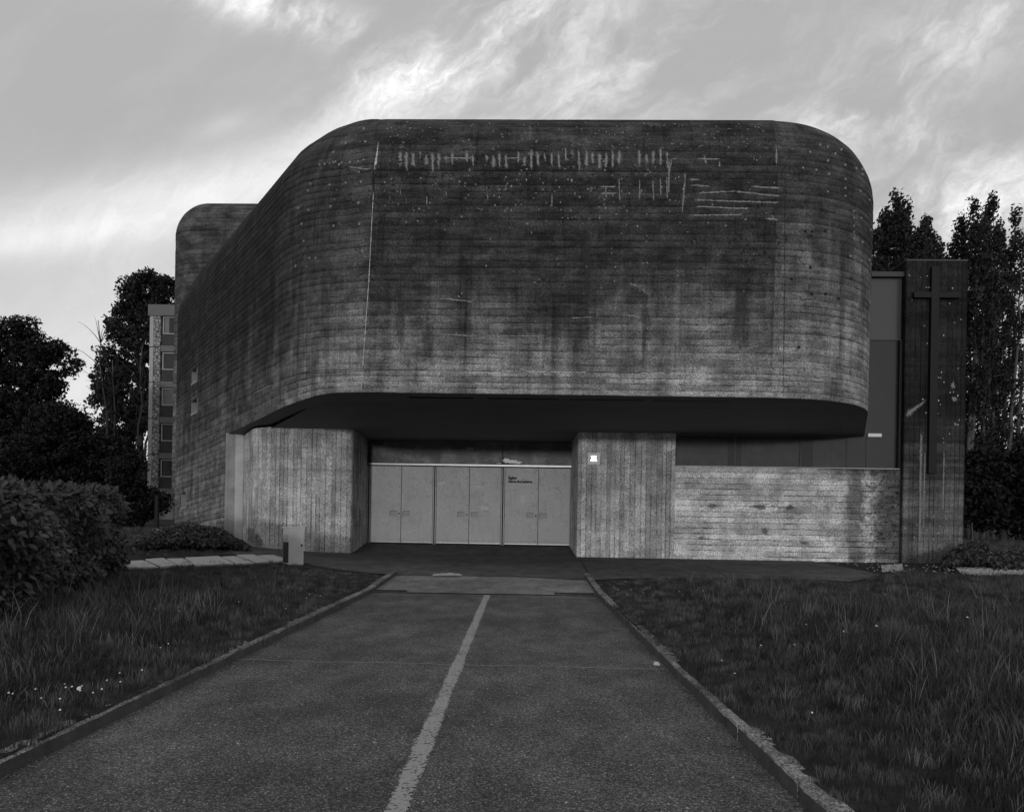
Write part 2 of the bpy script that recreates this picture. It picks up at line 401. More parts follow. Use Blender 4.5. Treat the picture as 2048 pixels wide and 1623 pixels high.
M['residue'] = stain_mat('paper residue', 0.85, 0.55)
def soil_mat():
    m, nt, p = newmat('dark turf soil'); P = objco(nt)
    setv(nt, p, noise(nt, P, 1.2, 5) * noise(nt, P, 25, 4, 0.7) * 0.085 + 0.006, 0.95, noise(nt, P, 20, 5, 0.7), 0.8, 0.03); return m
M['soil'] = soil_mat()
def leaf_mat(name, v, var=0.6, rough=0.6, spec=0.2):
    m, nt, p = newmat(name); at = nt.nodes.new('ShaderNodeAttribute'); at.attribute_name = 'shade'; A = Sk(nt, at.outputs['Fac'])
    P = objco(nt); n1 = noise(nt, P, 1.5, 3)
    setv(nt, p, (A * (2 * var) + (1 - var)) * v * (n1 * 0.8 + 0.6), rough); p.inputs['Specular IOR Level'].default_value = spec; return m
M['leaf_tree'] = leaf_mat('dark foliage', 0.016)
M['leaf_poplar'] = leaf_mat('poplar foliage', 0.020)
M['leaf_bush'] = leaf_mat('undergrowth foliage', 0.012)
M['leaf_hedge'] = leaf_mat('laurel leaf', 0.042, 0.45, 0.42, 0.45)
M['leaf_ivy'] = leaf_mat('ivy leaf', 0.06, 0.6, 0.5, 0.35)
def inst_leaf(name, v, rough=0.42, spec=0.45, wide=1.3):
    m, nt, p = newmat(name); oi = nt.nodes.new('ShaderNodeObjectInfo'); R = Sk(nt, oi.outputs['Random'])
    setv(nt, p, (R * R * wide + 0.42) * v, rough); p.inputs['Specular IOR Level'].default_value = spec; return m
M['leaf_one'] = inst_leaf('single laurel leaf', 0.042)
M['blade'] = inst_leaf('grass blade', 0.068, 0.7, 0.15, 2.2)
M['blade_dry'] = inst_leaf('dry grass stalk', 0.12, 0.8, 0.1)
M['petal'] = plain('white petal', 0.8, 0.7, 0.05, 5)
M['pollen'] = plain('flower centre', 0.35, 0.8, 0.1, 5)
M['bld_panel'] = None
def pebble_panel():
    m, nt, p = newmat('pebble patterned facing panel'); P = objco(nt)
    X, Y, Z = sep(nt, P); vd = voro(nt, comb(nt, X, Y * 0.0, Z), 4.2, 'DISTANCE_TO_EDGE', rnd=0.9)
    setv(nt, p, vd.ss(0.03, 0.20) * 0.26 + 0.10, 0.9); return m
M['bld_panel'] = pebble_panel()
M['bld_wall'] = plain('grey render', 0.16, 0.9, 0.15, 1.0)
M['bld_spandrel'] = plain('dark spandrel', 0.05, 0.7)
M['bld_pane'] = plain('black window pane', 0.015, 0.2, 0.2, 1.0, spec=0.4)
M['bld_curtain'] = plain('curtain', 0.20, 0.9, 0.3, 2.0)
M['bld_frame'] = plain('pale window frame', 0.40, 0.7)

# ---------------------------------------------------------------- ground
def grid(name, xs, ys, zf, mat, parent=None, smooth=True, xf=None):
    V, Fc, U = [], [], []
    for y in ys:
        for x in xs:
            X = xf(x, y) if xf else x
            V.append((X, y, zf(x, X, y))); U.append((X, y))
    n = len(xs)
    for j in range(len(ys) - 1):
        for i in range(n - 1): Fc.append((j * n + i, j * n + i + 1, (j + 1) * n + i + 1, (j + 1) * n + i))
    return mesh(name, V, Fc, mat, parent, smooth, U)
KW = 0.11
cols = [-600, -300, -150, -80, -50, -35, -25, -20] + [-16 + i * 1.0 for i in range(13)] + [-3.4, -3.0, -2.7] + ['L1', 'L0', 'R0', 'R1'] + [1.7, 2.0, 2.5, 3.0] + [4 + i for i in range(14)] + [20, 26, 40, 80, 150, 300, 600]
def colx(c, y):
    if c == 'L1': return ROADL(y) - KW + 0.03
    if c == 'L0': return ROADL(y) - KW + 0.05
    if c == 'R0': return ROADR(y) + KW - 0.05
    if c == 'R1': return ROADR(y) + KW - 0.03
    return c
def gz(c, X, y):
    z = G(X, y)
    if c in ('L0', 'R0') and y < 16.6: return -0.06
    return z
ys = [-60, -20, -5, 0, 1, 2] + [3 + 0.5 * i for i in range(54)] + [30 + 2 * i for i in range(15)] + [70, 90, 130, 200, 400, 900, 1500]
ground = kind(grid('ground', cols, ys, gz, M['soil'], None, True, colx), 'structure')
YS0, YS1 = 13.1, 15.9
def ramp(y): return 0.0 if y < YS0 else (y - YS0) / (YS1 - YS0) * 0.115
ry = [-25, -10, 0] + [1 + 0.5 * i for i in range(25)] ; ry = [y for y in ry if y < YS0 - 0.2] + [YS0]
road = kind(grid('road', [0, .25, .5, .75, 1], ry, lambda c, X, y: 0.0, M['road'], None, True, lambda c, y: ROADL(y) * (1 - c) + ROADR(y) * c), 'structure')
slab = kind(grid('entrance_ramp', [0, .25, .5, .75, 1], [YS0 + 0.005 + (YS1 - YS0) * i / 8 for i in range(9)], lambda c, X, y: ramp(y) + 0.012 , M['slab'], None, True,
    lambda c, y: ROADL(y) * (1 - c) + (ROADR(y)) * c), 'structure')
# centre line, worn
V, Fc, U = [], [], []
for i, y in enumerate(np.linspace(2.2, 12.95, 90)):
    cx = -0.505 + 0.0095 * y; w = 0.058 + 0.004 * math.sin(y * 3.1)
    V += [(cx - w, y, 0.004), (cx + w, y, 0.004)]; U += [(0, y), (1, y)]
    if i: Fc.append((2 * i - 2, 2 * i - 1, 2 * i + 1, 2 * i))
mesh('centre_line', V, Fc, M['line'], road, False, U)
# crack filled across the road
V, Fc = [], []
for i, x in enumerate(np.linspace(-2.34, 1.33, 60)):
    y = 6.78 + 0.02 * math.sin(x * 5) + 0.012 * math.sin(x * 17 + 1) - 0.035 * x; w = 0.007 + 0.006 * random.random()
    V += [(x, y - w, 0.0035), (x, y + w, 0.0035)]
    if i: Fc.append((2 * i - 2, 2 * i, 2 * i + 1, 2 * i - 1))
mesh('crack', V, Fc, plain('pale crack filler', 0.30, 0.9, 0.5, 30), road)
# drain slots at both ends of the ramp's lower edge
for k, (x0, x1) in enumerate(((-2.24, -1.72), (0.72, 1.38))):
    m_ = MB(); m_.box(x0, x1, 13.15, 13.27, 0.02, 0.034, lambda s, d, z: Vector((s, d, z)))
    o = m_.build('drain_slot', M['print'], slab)
# kerbs, one stone at a time
def kerb(name, side):
    root = bpy.data.objects.new(name, None); COL.objects.link(root); kind(root, 'structure')
    y = 0.6; y1 = 15.7
    while y < y1:
        L = min(1.0, y1 - y)
        e = ROADL if side < 0 else ROADR
        dz = random.uniform(-.004, .004); dxx = random.uniform(-.004, .004)
        V, Fc, U = [], [], []
        n = 14
        prof = [(0.0, -0.06), (0.0, 0.070), (0.008, 0.084), (0.05, 0.088), (KW - 0.01, 0.086), (KW, 0.05), (KW, -0.06)]
        for i in range(n + 1):
            yy = y + 0.004 + (L - 0.008) * i / n
            for j, (q, z) in enumerate(prof):
                jx = random.uniform(-.004, .004) if 0 < j < 6 else 0; jz = random.uniform(-.004, .003) if 1 <= j <= 4 else 0
                V.append((e(yy) + side * (q + jx) + dxx, yy, z + dz + jz + (ramp(yy) if z > 0 else 0))); U.append((yy, q * 8))
        k = len(prof)
        for i in range(n):
            for j in range(k - 1): 
                f = (i * k + j, i * k + j + 1, (i + 1) * k + j + 1, (i + 1) * k + j); Fc.append(f if side < 0 else f[::-1])
        Fc += [tuple(range(k)), tuple(n * k + j for j in range(k))[::-1]]
        ko = mesh('kerb_stone', V, Fc, M['kerb'], root, False, U); ko.data.materials.append(M['moss'])
        for pi_, pl_ in enumerate(ko.data.polygons):
            if pi_ < n * (k - 1) and pi_ % (k - 1) == 0: pl_.material_index = 1
        y += L
    return root
kerb('kerb', -1); kerb('kerb', 1)

V, Fc = [], []
for _ in range(420):
    y = random.uniform(2.6, 12.8); e_ = ROADL(y) + abs(random.gauss(0, .06)) if random.random() < .5 else ROADR(y) - abs(random.gauss(0, .06))
    if random.random() < .12: e_ = random.uniform(ROADL(y), ROADR(y))
    q = random.uniform(.004, .013); a_ = random.uniform(0, 6); b_ = len(V); h_ = .004 + random.random() * .006
    V += [(e_ + q * math.cos(a_ + k * 1.57) * (1.5 if k % 2 else .7), y + q * math.sin(a_ + k * 1.57) * (1.5 if k % 2 else .7), h_ * (1 + (k % 2))) for k in range(4)]; Fc.append((b_, b_ + 1, b_ + 2, b_ + 3))
_lit = mesh('leaf_litter', V, Fc, plain('dead leaf bits', 0.10, 0.9, 0.7, 12)); kind(_lit, 'stuff'); tag(_lit, 'scattered dead leaf bits and grit along both kerbs of the road', 'litter')
# forecourt of dark asphalt in front of the church, between the lawns and the walls
near = [(440, 1108), (500, 1110), (560, 1118), (620, 1130), (680, 1141), (740, 1146), (790, 1150), (900, 1151.5), (1050, 1154), (1187, 1160), (1276, 1157), (1459, 1157), (1627, 1159), (1700, 1164), (1765, 1150)]
npts = [GP(*p) for p in near]
V, Fc = [], []
NR = 16; SUB = 6
pl = []
for i in range(len(npts) - 1):
    for k in range(SUB): pl.append(npts[i].lerp(npts[i + 1], k / SUB))
pl.append(npts[-1])
for p in pl:
    s = p.x * cy_ - p.y * sy_
    far = W(s, 22.35, 0) if s > -6.6 else W(s, 22.35 + (-6.6 - s) * 1.4, 0)
    for k in range(NR + 1):
        q = p.lerp(far, k / NR); V.append((q.x, q.y, G(q.x, q.y) + 0.014))
for i in range(len(pl) - 1):
    for k in range(NR): Fc.append((i * (NR + 1) + k, (i + 1) * (NR + 1) + k, (i + 1) * (NR + 1) + k + 1, i * (NR + 1) + k + 1))
forecourt = kind(mesh('forecourt', V, Fc, M['apron'], None, True), 'structure')
def gline(name, pts, w, dz, mat, parent):
    V, Fc = [], []
    ps = [GP(*p) for p in pts]; q = []
    for i in range(len(ps) - 1):
        for k in range(8): q.append(ps[i].lerp(ps[i + 1], k / 8))
    q.append(ps[-1])
    for i, p in enumerate(q):
        t = (q[min(i + 1, len(q) - 1)] - q[max(i - 1, 0)]); t.z = 0; t.normalize(); n = Vector((-t.y, t.x, 0))
        ww = w * random.uniform(0.7, 1.3)
        for sg in (-1, 1):
            r = p + n * ww * sg; V.append((r.x, r.y, G(r.x, r.y) + dz))
        if i: Fc.append((2 * i - 2, 2 * i - 1, 2 * i + 1, 2 * i))
    return mesh(name, V, Fc, mat, parent)
gline('joint', [(1157, 1114), (1172, 1140), (1187, 1160)], 0.014, 0.019, M['print'], forecourt)
gline('joint', [(1412, 1132), (1459, 1157)], 0.014, 0.019, M['print'], forecourt)
gline('edging', [(612, 1126), (650, 1133), (700, 1142), (790, 1145)], 0.03, 0.024, M['kerb'], forecourt)
# paving slabs of the side path
path = bpy.data.objects.new('stepping_path', None); COL.objects.link(path); kind(path, 'structure')
PV = [((690, 757), (815, 752), (905, 789), (735, 791)), ((822, 745), (930, 738), (1006, 776), (912, 786)), ((945, 742), (1040, 740), (1100, 772), (1016, 778)),
      ((1047, 735), (1247, 727), (1335, 767), (1106, 776)), ((1258, 730), (1334, 727), (1452, 765), (1344, 767)), ((1341, 720), (1440, 717), (1545, 755), (1460, 763)), ((1463, 722), (1555, 720), (1660, 750), (1553, 756))]
for q in PV:
    mx_, my_ = sum(c[0] for c in q) / 4, sum(c[1] for c in q) / 4
    ps = [GP((mx_ + (x - mx_) * .955) / 2.844, 860 + (my_ + (y - my_) * 1.06) / 2.844) for x, y in q]
    m_ = MB(); lo = [p + Vector((0, 0, -0.02)) for p in ps]; hi = [p + Vector((0, 0, 0.05)) for p in ps]
    m_.hexa([lo[3], lo[2], lo[1], lo[0], hi[3], hi[2], hi[1], hi[0]]); m_.build('paving_slab', M['paving'], path, bevel=0.006)

# ---------------------------------------------------------------- the church
church = thing('church', 'massive rounded board-marked concrete church raised above recessed grey doors, with blackened overhanging front', 'church', (0, 22, 0))
def closed_path(verts, radii, step=0.15):
    """fillet a closed polygon; returns list of (pos2d, normal2d, length)"""
    n = len(verts); raw = []
    for i in range(n):
        p0, p1, p2 = Vector(verts[i - 1]), Vector(verts[i]), Vector(verts[(i + 1) % n]); r = radii[i]
        d0 = (p0 - p1).normalized(); d1 = (p2 - p1).normalized()
        ang = math.acos(max(-1, min(1, d0.dot(d1)))); tl = r / math.tan(ang / 2)
        a0 = p1 + d0 * tl; a1 = p1 + d1 * tl; c = p1 + (d0 + d1).normalized() * (r / math.sin(ang / 2))
        t0 = math.atan2(a0.y - c.y, a0.x - c.x); t1 = math.atan2(a1.y - c.y, a1.x - c.x); dt = (t1 - t0 + PI) % (2 * PI) - PI
        k = max(3, int(abs(dt) * r / step))
        for j in range(k + 1):
            t = t0 + dt * j / k; raw.append(Vector((c.x + r * math.cos(t), c.y + r * math.sin(t))))
    out = []; L = 0
    for i in range(len(raw)):
        p, q = raw[i], raw[(i + 1) % len(raw)]; d = (q - p).length
        if d < 1e-5: continue
        k = max(1, int(round(d / step)))
        for j in range(k): out.append((p.lerp(q, j / k), L + d * j / k))
        L += d
    pos = [o[0] for o in out]; m = len(pos); res = []
    for i in range(m):
        t = pos[(i + 1) % m] - pos[i - 1]; nn = Vector((t.y, -t.x)).normalized()
        res.append((pos[i], nn, out[i][1]))
    return res
def px_of(X, Y, Z):
    u, v = X / Y, (Z - CAMZ) / Y
    return CX + F * (u * cr + v * sr), CY + F * (u * sr - v * cr)
def trace_z(curve, X, Y, z0=5.0):
    """height at which the vertical line over (X,Y) meets the traced edge"""
    xs = [c[0] for c in curve]; yy = [c[1] for c in curve]; z = z0
    for _ in range(6):
        px, _p = px_of(X, Y, z); py = float(np.interp(px, xs, yy)); u, v = uv(px, py); z = CAMZ + v * Y
    return z
LRNG = random.Random(3)
def relief(rows, per=6, amp=0.004, groove=0.007):
    """board profile across n boards: list of (v in board units, offset)"""
    out = []
    for b_ in range(rows):
        o = LRNG.uniform(-amp, amp)
        out += [(b_ + 0.02, -groove), (b_ + 0.09, o), (b_ + 0.5, o + 0.001), (b_ + 0.91, o)]
    out.append((rows, -groove)); return out
# footprint of the raised front shell (counter-clockwise seen from above)
SV = [(7.27, 16.335), (12.12, 27.9), (12.0, 40.0), (-12.0, 40.0), (-13.55, 31.9), (-3.86, 16.69)]
SR = [2.7, 1.0, 1.0, 1.0, 1.6, 1.55]
spath = closed_path(SV, SR, 0.13)
BOT = [(300, 940), (446, 872.5), (503, 846), (527, 833.6), (562, 816), (598, 802), (633, 791), (665, 786), (722, 784), (1565, 795.6), (1638, 802.5), (1679, 812), (1711, 822), (1732, 834), (1800, 850)]
JNT = [(300, 886), (450, 814), (527, 777), (562, 760), (598, 747), (640, 741), (720, 739), (1565, 749), (1638, 755), (1679, 762), (1711, 772), (1732, 784), (1800, 800)]
FIL = [(300, 690), (350, 645), (395, 583), (450, 520), (520, 441), (571, 383), (607, 364), (643, 357), (696, 350), (746, 341), (1565, 345), (1640, 357), (1700, 385), (1745, 425), (1800, 450)]
def on_left(p): return p.x < -3 and p.y < 33
def zfun(curve, p, dflt):
    if p.y > 33.5: return dflt
    if p.x > 5.55: # right corner: level round the corner, the tangent keeps it
        z = trace_z(curve, 5.55, 16.39); return z - 0.03 * (p.y - 16.39)
    return trace_z(curve, p.x, p.y)
zb_l = [zfun(BOT, p, 3.4) for p, n_, l in spath]; zj_l = [zfun(JNT, p, 4.2) for p, n_, l in spath]; zf_l = [zfun(FIL, p, 7.5) for p, n_, l in spath]
print('front z', [round(v, 2) for v in (zb_l[len(zb_l) - 60], zj_l[len(zb_l) - 60], zf_l[len(zb_l) - 60])], 'left', [(round(p.x, 1), round(p.y, 1), round(zb_l[i], 2), round(zj_l[i], 2), round(zf_l[i], 2)) for i, (p, n_, l) in enumerate(spath) if on_left(p)][::14])
RF = 1.73
def shell_part(name, mat, path, idx, prof, posfn, parent, holes=(), vbase=0):
    """strip of the shell over path indices idx and profile prof"""
    V, U, Fc = [], [], []
    n = len(prof)
    for i in idx:
        p, nn, l = path[i % len(path)]
        for v, o in prof:
            V.append(posfn(i % len(path), v, o)); U.append((l, v + vbase))
    m = len(idx)
    for a_ in range(m - 1):
        for j in range(n - 1):
            lm = (U[a_ * n + j][0] + U[(a_ + 1) * n + j][0]) / 2; vm = (prof[j][0] + prof[j + 1][0]) / 2
            if any(h[0] < lm < h[1] and h[2] < vm < h[3] for h in holes): continue
            Fc.append((a_ * n + j, (a_ + 1) * n + j, (a_ + 1) * n + j + 1, a_ * n + j + 1))
    return mesh(name, V, Fc, mat, parent, True, U)
NB, NMn, NF = 4, 29, 18
profB, profM, profF = relief(NB), relief(NMn), relief(NF)
def lean(p, z): return 0.011 * (z - 3.8) if p.x > 5 else 0.0
def posB(i, v, o):
    p, nn, l = spath[i]; z = zb_l[i] + (zj_l[i] - zb_l[i]) * v / NB
    return (p.x + nn.x * o + lean(p, z), p.y + nn.y * o, z)
def posM(i, v, o):
    p, nn, l = spath[i]; z = zj_l[i] + (zf_l[i] - zj_l[i]) * v / NMn
    return (p.x + nn.x * o + lean(p, z), p.y + nn.y * o, z)
def posF(i, v, o):
    p, nn, l = spath[i]; ph = v / NF * PI / 2; r = RF + o * 0.8; R_ = RF
    q = -R_ + (R_ + o) * math.cos(ph); z = zf_l[i] + (R_ + o) * math.sin(ph)
    return (p.x + nn.x * q + lean(p, z), p.y + nn.y * q, z)
NP = len(spath)
iF = [i for i, (p, n_, l) in enumerate(spath) if n_.y < -0.9985 and p.y < 20 and i > NP * 0.6]        # flat front
i0, i1 = min(iF), max(iF)
# path order: starts right corner (index 0..), sides, ends at left corner/front. front indices are the last ones
iR = [i for i in range(0, NP) if i < NP * 0.5 and spath[i][0].x > 5]
front_idx = list(range(i0, i1 + 1))
left_idx = [i for i, (p, n_, l) in enumerate(spath) if p.x < -3.0 and i <= i0 and p.y < 35]
print('idx', NP, i0, i1, spath[i0][0], spath[i1][0], left_idx[0], left_idx[-1])
right_idx = list(range(i1, NP)) + [i for i in range(0, NP) if i < min(left_idx)] + [min(left_idx)]
def hole_for(px0, px1, py0, py1, posfn, NV, idxs):
    """path length and board range whose surface lies in the pixel box"""
    ls, vs = [], []
    for i in idxs:
        for v in range(0, NV * 4 + 1):
            q = posfn(i, v / 4, 0); x, y = px_of(*q)
            if px0 <= x <= px1 and py0 <= y <= py1: ls.append(spath[i][2]); vs.append(v / 4)
    return (min(ls) - 0.065, max(ls) + 0.065, math.floor(min(vs)) - 0.01, math.ceil(max(vs)) + 0.03)
side_vis = [i for i in left_idx if spath[i][0].y < 32]
# ---- ground-bearing part of the left side wall (below the shell's lower line)
idx_low = [i for i in left_idx if spath[i][0].y > 24.0]
NL = 22; profL = relief(NL)
def posL(i, v, o):
    p, nn, l = spath[i]; z = zb_l[i] - (NL - v) * (0.165 + 0.0026 * (p.y - 24))
    return (p.x + nn.x * o, p.y + nn.y * o, z)
h1 = hole_for(382, 394, 747, 760, posM, NMn, side_vis)
holesM = [h1]
hB = []
try: h2 = hole_for(382, 395, 803, 820, posM, NMn, side_vis); holesM.append(h2)
except ValueError: h2 = None
h3 = hole_for(361, 371, 989, 1013, posL, NL, [i for i in idx_low if i in side_vis and spath[i][0].y < 31])
print('holes', h1, h2, h3)
corner_idx = [i for i in left_idx if spath[i][0].y < 18.3]; far_idx = left_idx
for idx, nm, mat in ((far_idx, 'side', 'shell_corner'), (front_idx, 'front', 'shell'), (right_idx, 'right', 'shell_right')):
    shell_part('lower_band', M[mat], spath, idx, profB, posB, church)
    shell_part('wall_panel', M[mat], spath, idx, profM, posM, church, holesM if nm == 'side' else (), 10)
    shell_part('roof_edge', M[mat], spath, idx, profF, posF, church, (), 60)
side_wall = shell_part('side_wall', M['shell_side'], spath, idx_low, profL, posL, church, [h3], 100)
# roof cap
V = [posF(i, NF, 0) for i in range(NP)]
tri = tessellate_polygon([[Vector(v) for v in V]])
mesh('roof', V, [tuple(t) for t in tri], M['roof'], church)
# window reveals in the side wall
def reveal(h, posfn, NV):
    idxs = [i for i in left_idx if h[0] - 0.02 <= spath[i][2] <= h[1] + 0.02]
    ia, ib = idxs[0], idxs[-1]; va, vb = max(0, round(h[2])) , round(h[3])
    lo = [Vector(posfn(ia, va, 0)), Vector(posfn(ib, va, 0)), Vector(posfn(ib, vb, 0)), Vector(posfn(ia, vb, 0))]
    nn = Vector((spath[ia][1].x, spath[ia][1].y, 0)); m_ = MB()
    f_ = [p + nn * 0.003 for p in lo]; b_ = [p - nn * 0.42 for p in lo]
    m_.add(f_ + b_, [(0, 1, 5, 4), (1, 2, 6, 5), (2, 3, 7, 6), (3, 0, 4, 7)])
    w_ = m_.build('window_opening', M['recess'], church)
    m2 = MB(); m2.add([p - nn * 0.40 for p in lo], [(0, 1, 2, 3)])
    m2.build('pane', M['bld_pane'], w_)
    c = [p - nn * 0.0 for p in lo]
    m3 = MB(); e = 0.03
    m3.hexa([c[0] + nn * 0.02 - Vector((0, 0, e)), c[1] + nn * 0.02 - Vector((0, 0, e)), c[1] - nn * .1 - Vector((0, 0, e)), c[0] - nn * .1 - Vector((0, 0, e)),
             c[0] + nn * 0.02, c[1] + nn * 0.02, c[1] - nn * .1, c[0] - nn * .1]); m3.build('sill', M['joint'], w_)
reveal(h1, posM, NMn)
if h2: reveal(h2, posM, NMn)
reveal(h3, posL, NL)
# end of the ground-bearing wall where it stops beside the entrance block
ii = idx_low[-1] if spath[idx_low[-1]][0].y < spath[idx_low[0]][0].y else idx_low[0]
p_, n_, l_ = spath[ii]; n3 = Vector((n_.x, n_.y, 0)); pz = Vector((p_.x, p_.y, 0))
zt = zb_l[ii] + 0.02
qa, qb, qc = PT(450, 980, 24.03), PT(470, 980, 24.10), PT(485.5, 980, 24.18)
m_ = MB(); m_.hexa([Vector((q[0], q[1], z)) for z in (0.0, zt) for q in ((qa.x, qa.y), (qb.x, qb.y), (qb.x, qb.y + .3), (qa.x, qa.y + .5))]); m_.build('wall_end', M['wallend'], church)
m_ = MB(); m_.hexa([Vector((q[0], q[1], z)) for z in (0.0, zt) for q in ((qb.x + .004, qb.y - .03), (qc.x, qc.y), (qc.x, qc.y + .3), (qb.x + .004, qb.y + .3))]); m_.build('wall_end', M['wallend_hi'], church)
# underside: lip the thickness of the shell, then the soffit inside it
def inner(i, w):
    p, nn, l = spath[i]; return p - nn * w
V, Fc = [], []; LIPW = 0.55
for i in range(NP):
    q = inner(i, LIPW); p = spath[i][0]
    V += [(p.x + lean(p, 3.8), p.y, zb_l[i] + 0.001), (q.x, q.y, zb_l[i] + 0.001), (q.x, q.y, zb_l[i] + 0.2)]
for i in range(NP):
    j = (i + 1) % NP; Fc += [(3 * i, 3 * i + 1, 3 * j + 1, 3 * j), (3 * i + 1, 3 * i + 2, 3 * j + 2, 3 * j + 1)]
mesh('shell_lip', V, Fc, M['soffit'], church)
# soffit as a grid clipped to the inner outline, with four long slots
inn = [inner(i, LIPW - 0.02) for i in range(NP)]
def zsoff(d): return np.interp(d, [16, 18.6, 22, 25, 40], [3.93, 3.90, 3.64, 3.56, 3.4])
slots = []
for (x0, x1) in ((815, 946), (974, 1118), (1141, 1290), (1310, 1462)):
    s0, _ = FS(x0, 800, 17.6); s1, _ = FS(x1, 800, 17.6); slots.append((s0, s1))
polyS = [Vector((p.x * cy_ - p.y * sy_, p.x * sy_ + p.y * cy_)) for p in inn]
def clip_strip(d0, d1):
    """s-interval of the inner outline at depth d"""
    def span(d):
        xs = []
        for i in range(NP):
            a_, b_ = polyS[i], polyS[(i + 1) % NP]
            if (a_.y - d) * (b_.y - d) < 0: xs.append(a_.x + (b_.x - a_.x) * (d - a_.y) / (b_.y - a_.y))
        return (min(xs), max(xs)) if xs else None
    return span(d0), span(d1)
dmin = min(p.y for p in polyS) + 0.002
ds = [dmin, dmin + .03, dmin + .1, dmin + .25, dmin + .45, 17.55, 17.85] + [18.2 + 0.4 * k for k in range(20)]
m_ = MB(); ms = MB()
for d0, d1 in zip(ds[:-1], ds[1:]):
    (a0, b0), (a1, b1) = clip_strip(d0, d1)
    if abs(d0 - 17.55) < 1e-6:
        cuts = [None] + [c for s_ in slots for c in s_] + [None]
        e0 = [a0] + [c for s_ in slots for c in s_] + [b0]; e1 = [a1] + [c for s_ in slots for c in s_] + [b1]
        for k in range(0, len(e0) - 1):
            if k % 2 == 1: continue
            m_.add([W(e0[k], d0, zsoff(d0)), W(e0[k + 1], d0, zsoff(d0)), W(e1[k + 1], d1, zsoff(d1)), W(e1[k], d1, zsoff(d1))], [(0, 3, 2, 1)])
    else:
        m_.add([W(a0, d0, zsoff(d0)), W(b0, d0, zsoff(d0)), W(b1, d1, zsoff(d1)), W(a1, d1, zsoff(d1))], [(0, 3, 2, 1)])
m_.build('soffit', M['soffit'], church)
for s0, s1 in slots:
    m_ = MB(); z0 = zsoff(17.55); zz = z0 + 0.25
    m_.add([W(s0, 17.55, z0), W(s1, 17.55, z0), W(s1, 17.85, z0 - .005), W(s0, 17.85, z0 - .005), W(s0, 17.55, zz), W(s1, 17.55, zz), W(s1, 17.85, zz), W(s0, 17.85, zz)],
           [(0, 1, 5, 4), (1, 2, 6, 5), (2, 3, 7, 6), (3, 0, 4, 7), (4, 5, 6, 7)])
    m_.build('soffit_slot', M['print'], church)

# ---- rear shell, higher
RV = [(-0.5, 33.6), (-0.5, 50), (-18, 50), (-14.55, 34.05)]
RV = [(8.0, 33.6), (8.0, 52), (-17.0, 52), (-14.95, 34.3)]
rpath = closed_path(RV, [1.0, 1, 1, 1.5], 0.25)
rp = relief(56, amp=0.006); rf = relief(14)
def posR(i, v, o):
    p, nn, l = rpath[i % len(rpath)]; return (p.x + nn.x * o, p.y + nn.y * o, 2.0 + (13.35 - 2.0) * v / 56)
def posRF(i, v, o):
    p, nn, l = rpath[i % len(rpath)]; ph = v / 14 * PI / 2; q = -1.7 + (1.7 + o) * math.cos(ph)
    return (p.x + nn.x * q, p.y + nn.y * q, 13.35 + (1.7 + o) * math.sin(ph))
ridx = list(range(len(rpath) + 1))
shell_part('rear_wall', M['shell_rear'], rpath, ridx, rp, posR, church, (), 200)
shell_part('rear_roof_edge', M['shell_rear'], rpath, ridx, rf, posRF, church, (), 300)
V = [posRF(i, 14, 0) for i in range(len(rpath))]
mesh('rear_roof', V, [tuple(t) for t in tessellate_polygon([[Vector(v) for v in V]])], M['roof'], church)

# ---- entrance: blocks, low wall
def boarded(name, mat, pts, zlo, ztop, vertical, parent, step=0.15, vb=0):
    """wall following pts (world xy list, outward normal to the right-hand side of travel), boards upright or level"""
    seg = []; L = 0; samples = []
    P2 = [Vector((p[0], p[1])) for p in pts]
    for a_, b_ in zip(P2[:-1], P2[1:]):
        d = (b_ - a_).length; t = (b_ - a_) / d; nn = Vector((t.y, -t.x))
        samples.append((a_, b_, L, d, nn)); L += d
    V, U, Fc = [], [], []
    if vertical:
        cols_ = []; k = 0; x = 0
        while x < L:
            w = random.Random(vb * 100 + k).uniform(0.10, 0.17); o = random.Random(vb * 991 + k).uniform(-0.006, 0.006)
            for fr_, of in ((0.04, -0.008), (0.10, o), (0.9, o), (0.96, -0.008)): cols_.append((min(L - 1e-4, x + w * fr_), k + fr_, of))
            x += w; k += 1
        cols_.insert(0, (0.0, 0.0, 0)); cols_[-1] = (L - 1e-4, cols_[-1][1], 0)
        zs = np.linspace(0, 1, 14)
        for x, bv, of in cols_:
            for a_, b_, l0, d, nn in samples:
                if l0 - 1e-6 <= x <= l0 + d + 1e-6:
                    q = a_ + (b_ - a_) * ((x - l0) / d); q = q + nn * of; break
            zl = zlo(q.x, q.y); zt = ztop(q.x, q.y)
            for z in zs: V.append((q.x, q.y, zl + (zt - zl) * z)); U.append((zl + (zt - zl) * z, bv + vb))
        n = len(zs); m = len(cols_)
    else:
        rows = max(1, int(round((ztop(pts[0][0], pts[0][1]) - zlo(pts[0][0], pts[0][1])) / step))); pr = relief(rows, amp=0.006, groove=0.008)
        cx_ = np.linspace(0, L - 1e-4, max(3, int(L / 0.3)))
        for x in cx_:
            for a_, b_, l0, d, nn in samples:
                if l0 - 1e-6 <= x <= l0 + d + 1e-6: break
            for v, of in pr:
                q = a_ + (b_ - a_) * ((x - l0) / d) + nn * of
                zl = zlo(q.x, q.y); zt = ztop(q.x, q.y); V.append((q.x, q.y, zl + (zt - zl) * v / rows)); U.append((x, v + vb))
        n = len(pr); m = len(cx_)
    for i in range(m - 1):
        for j in range(n - 1): Fc.append((i * n + j, (i + 1) * n + j, (i + 1) * n + j + 1, i * n + j + 1))
    return mesh(name, V, Fc, mat, parent, False, U)
DP, DD = 22.0, 24.4
def fx(px, py, d): p = FP(px, py, d); return (p.x, p.y)
gl = lambda x, y: G(x, y) - 0.05
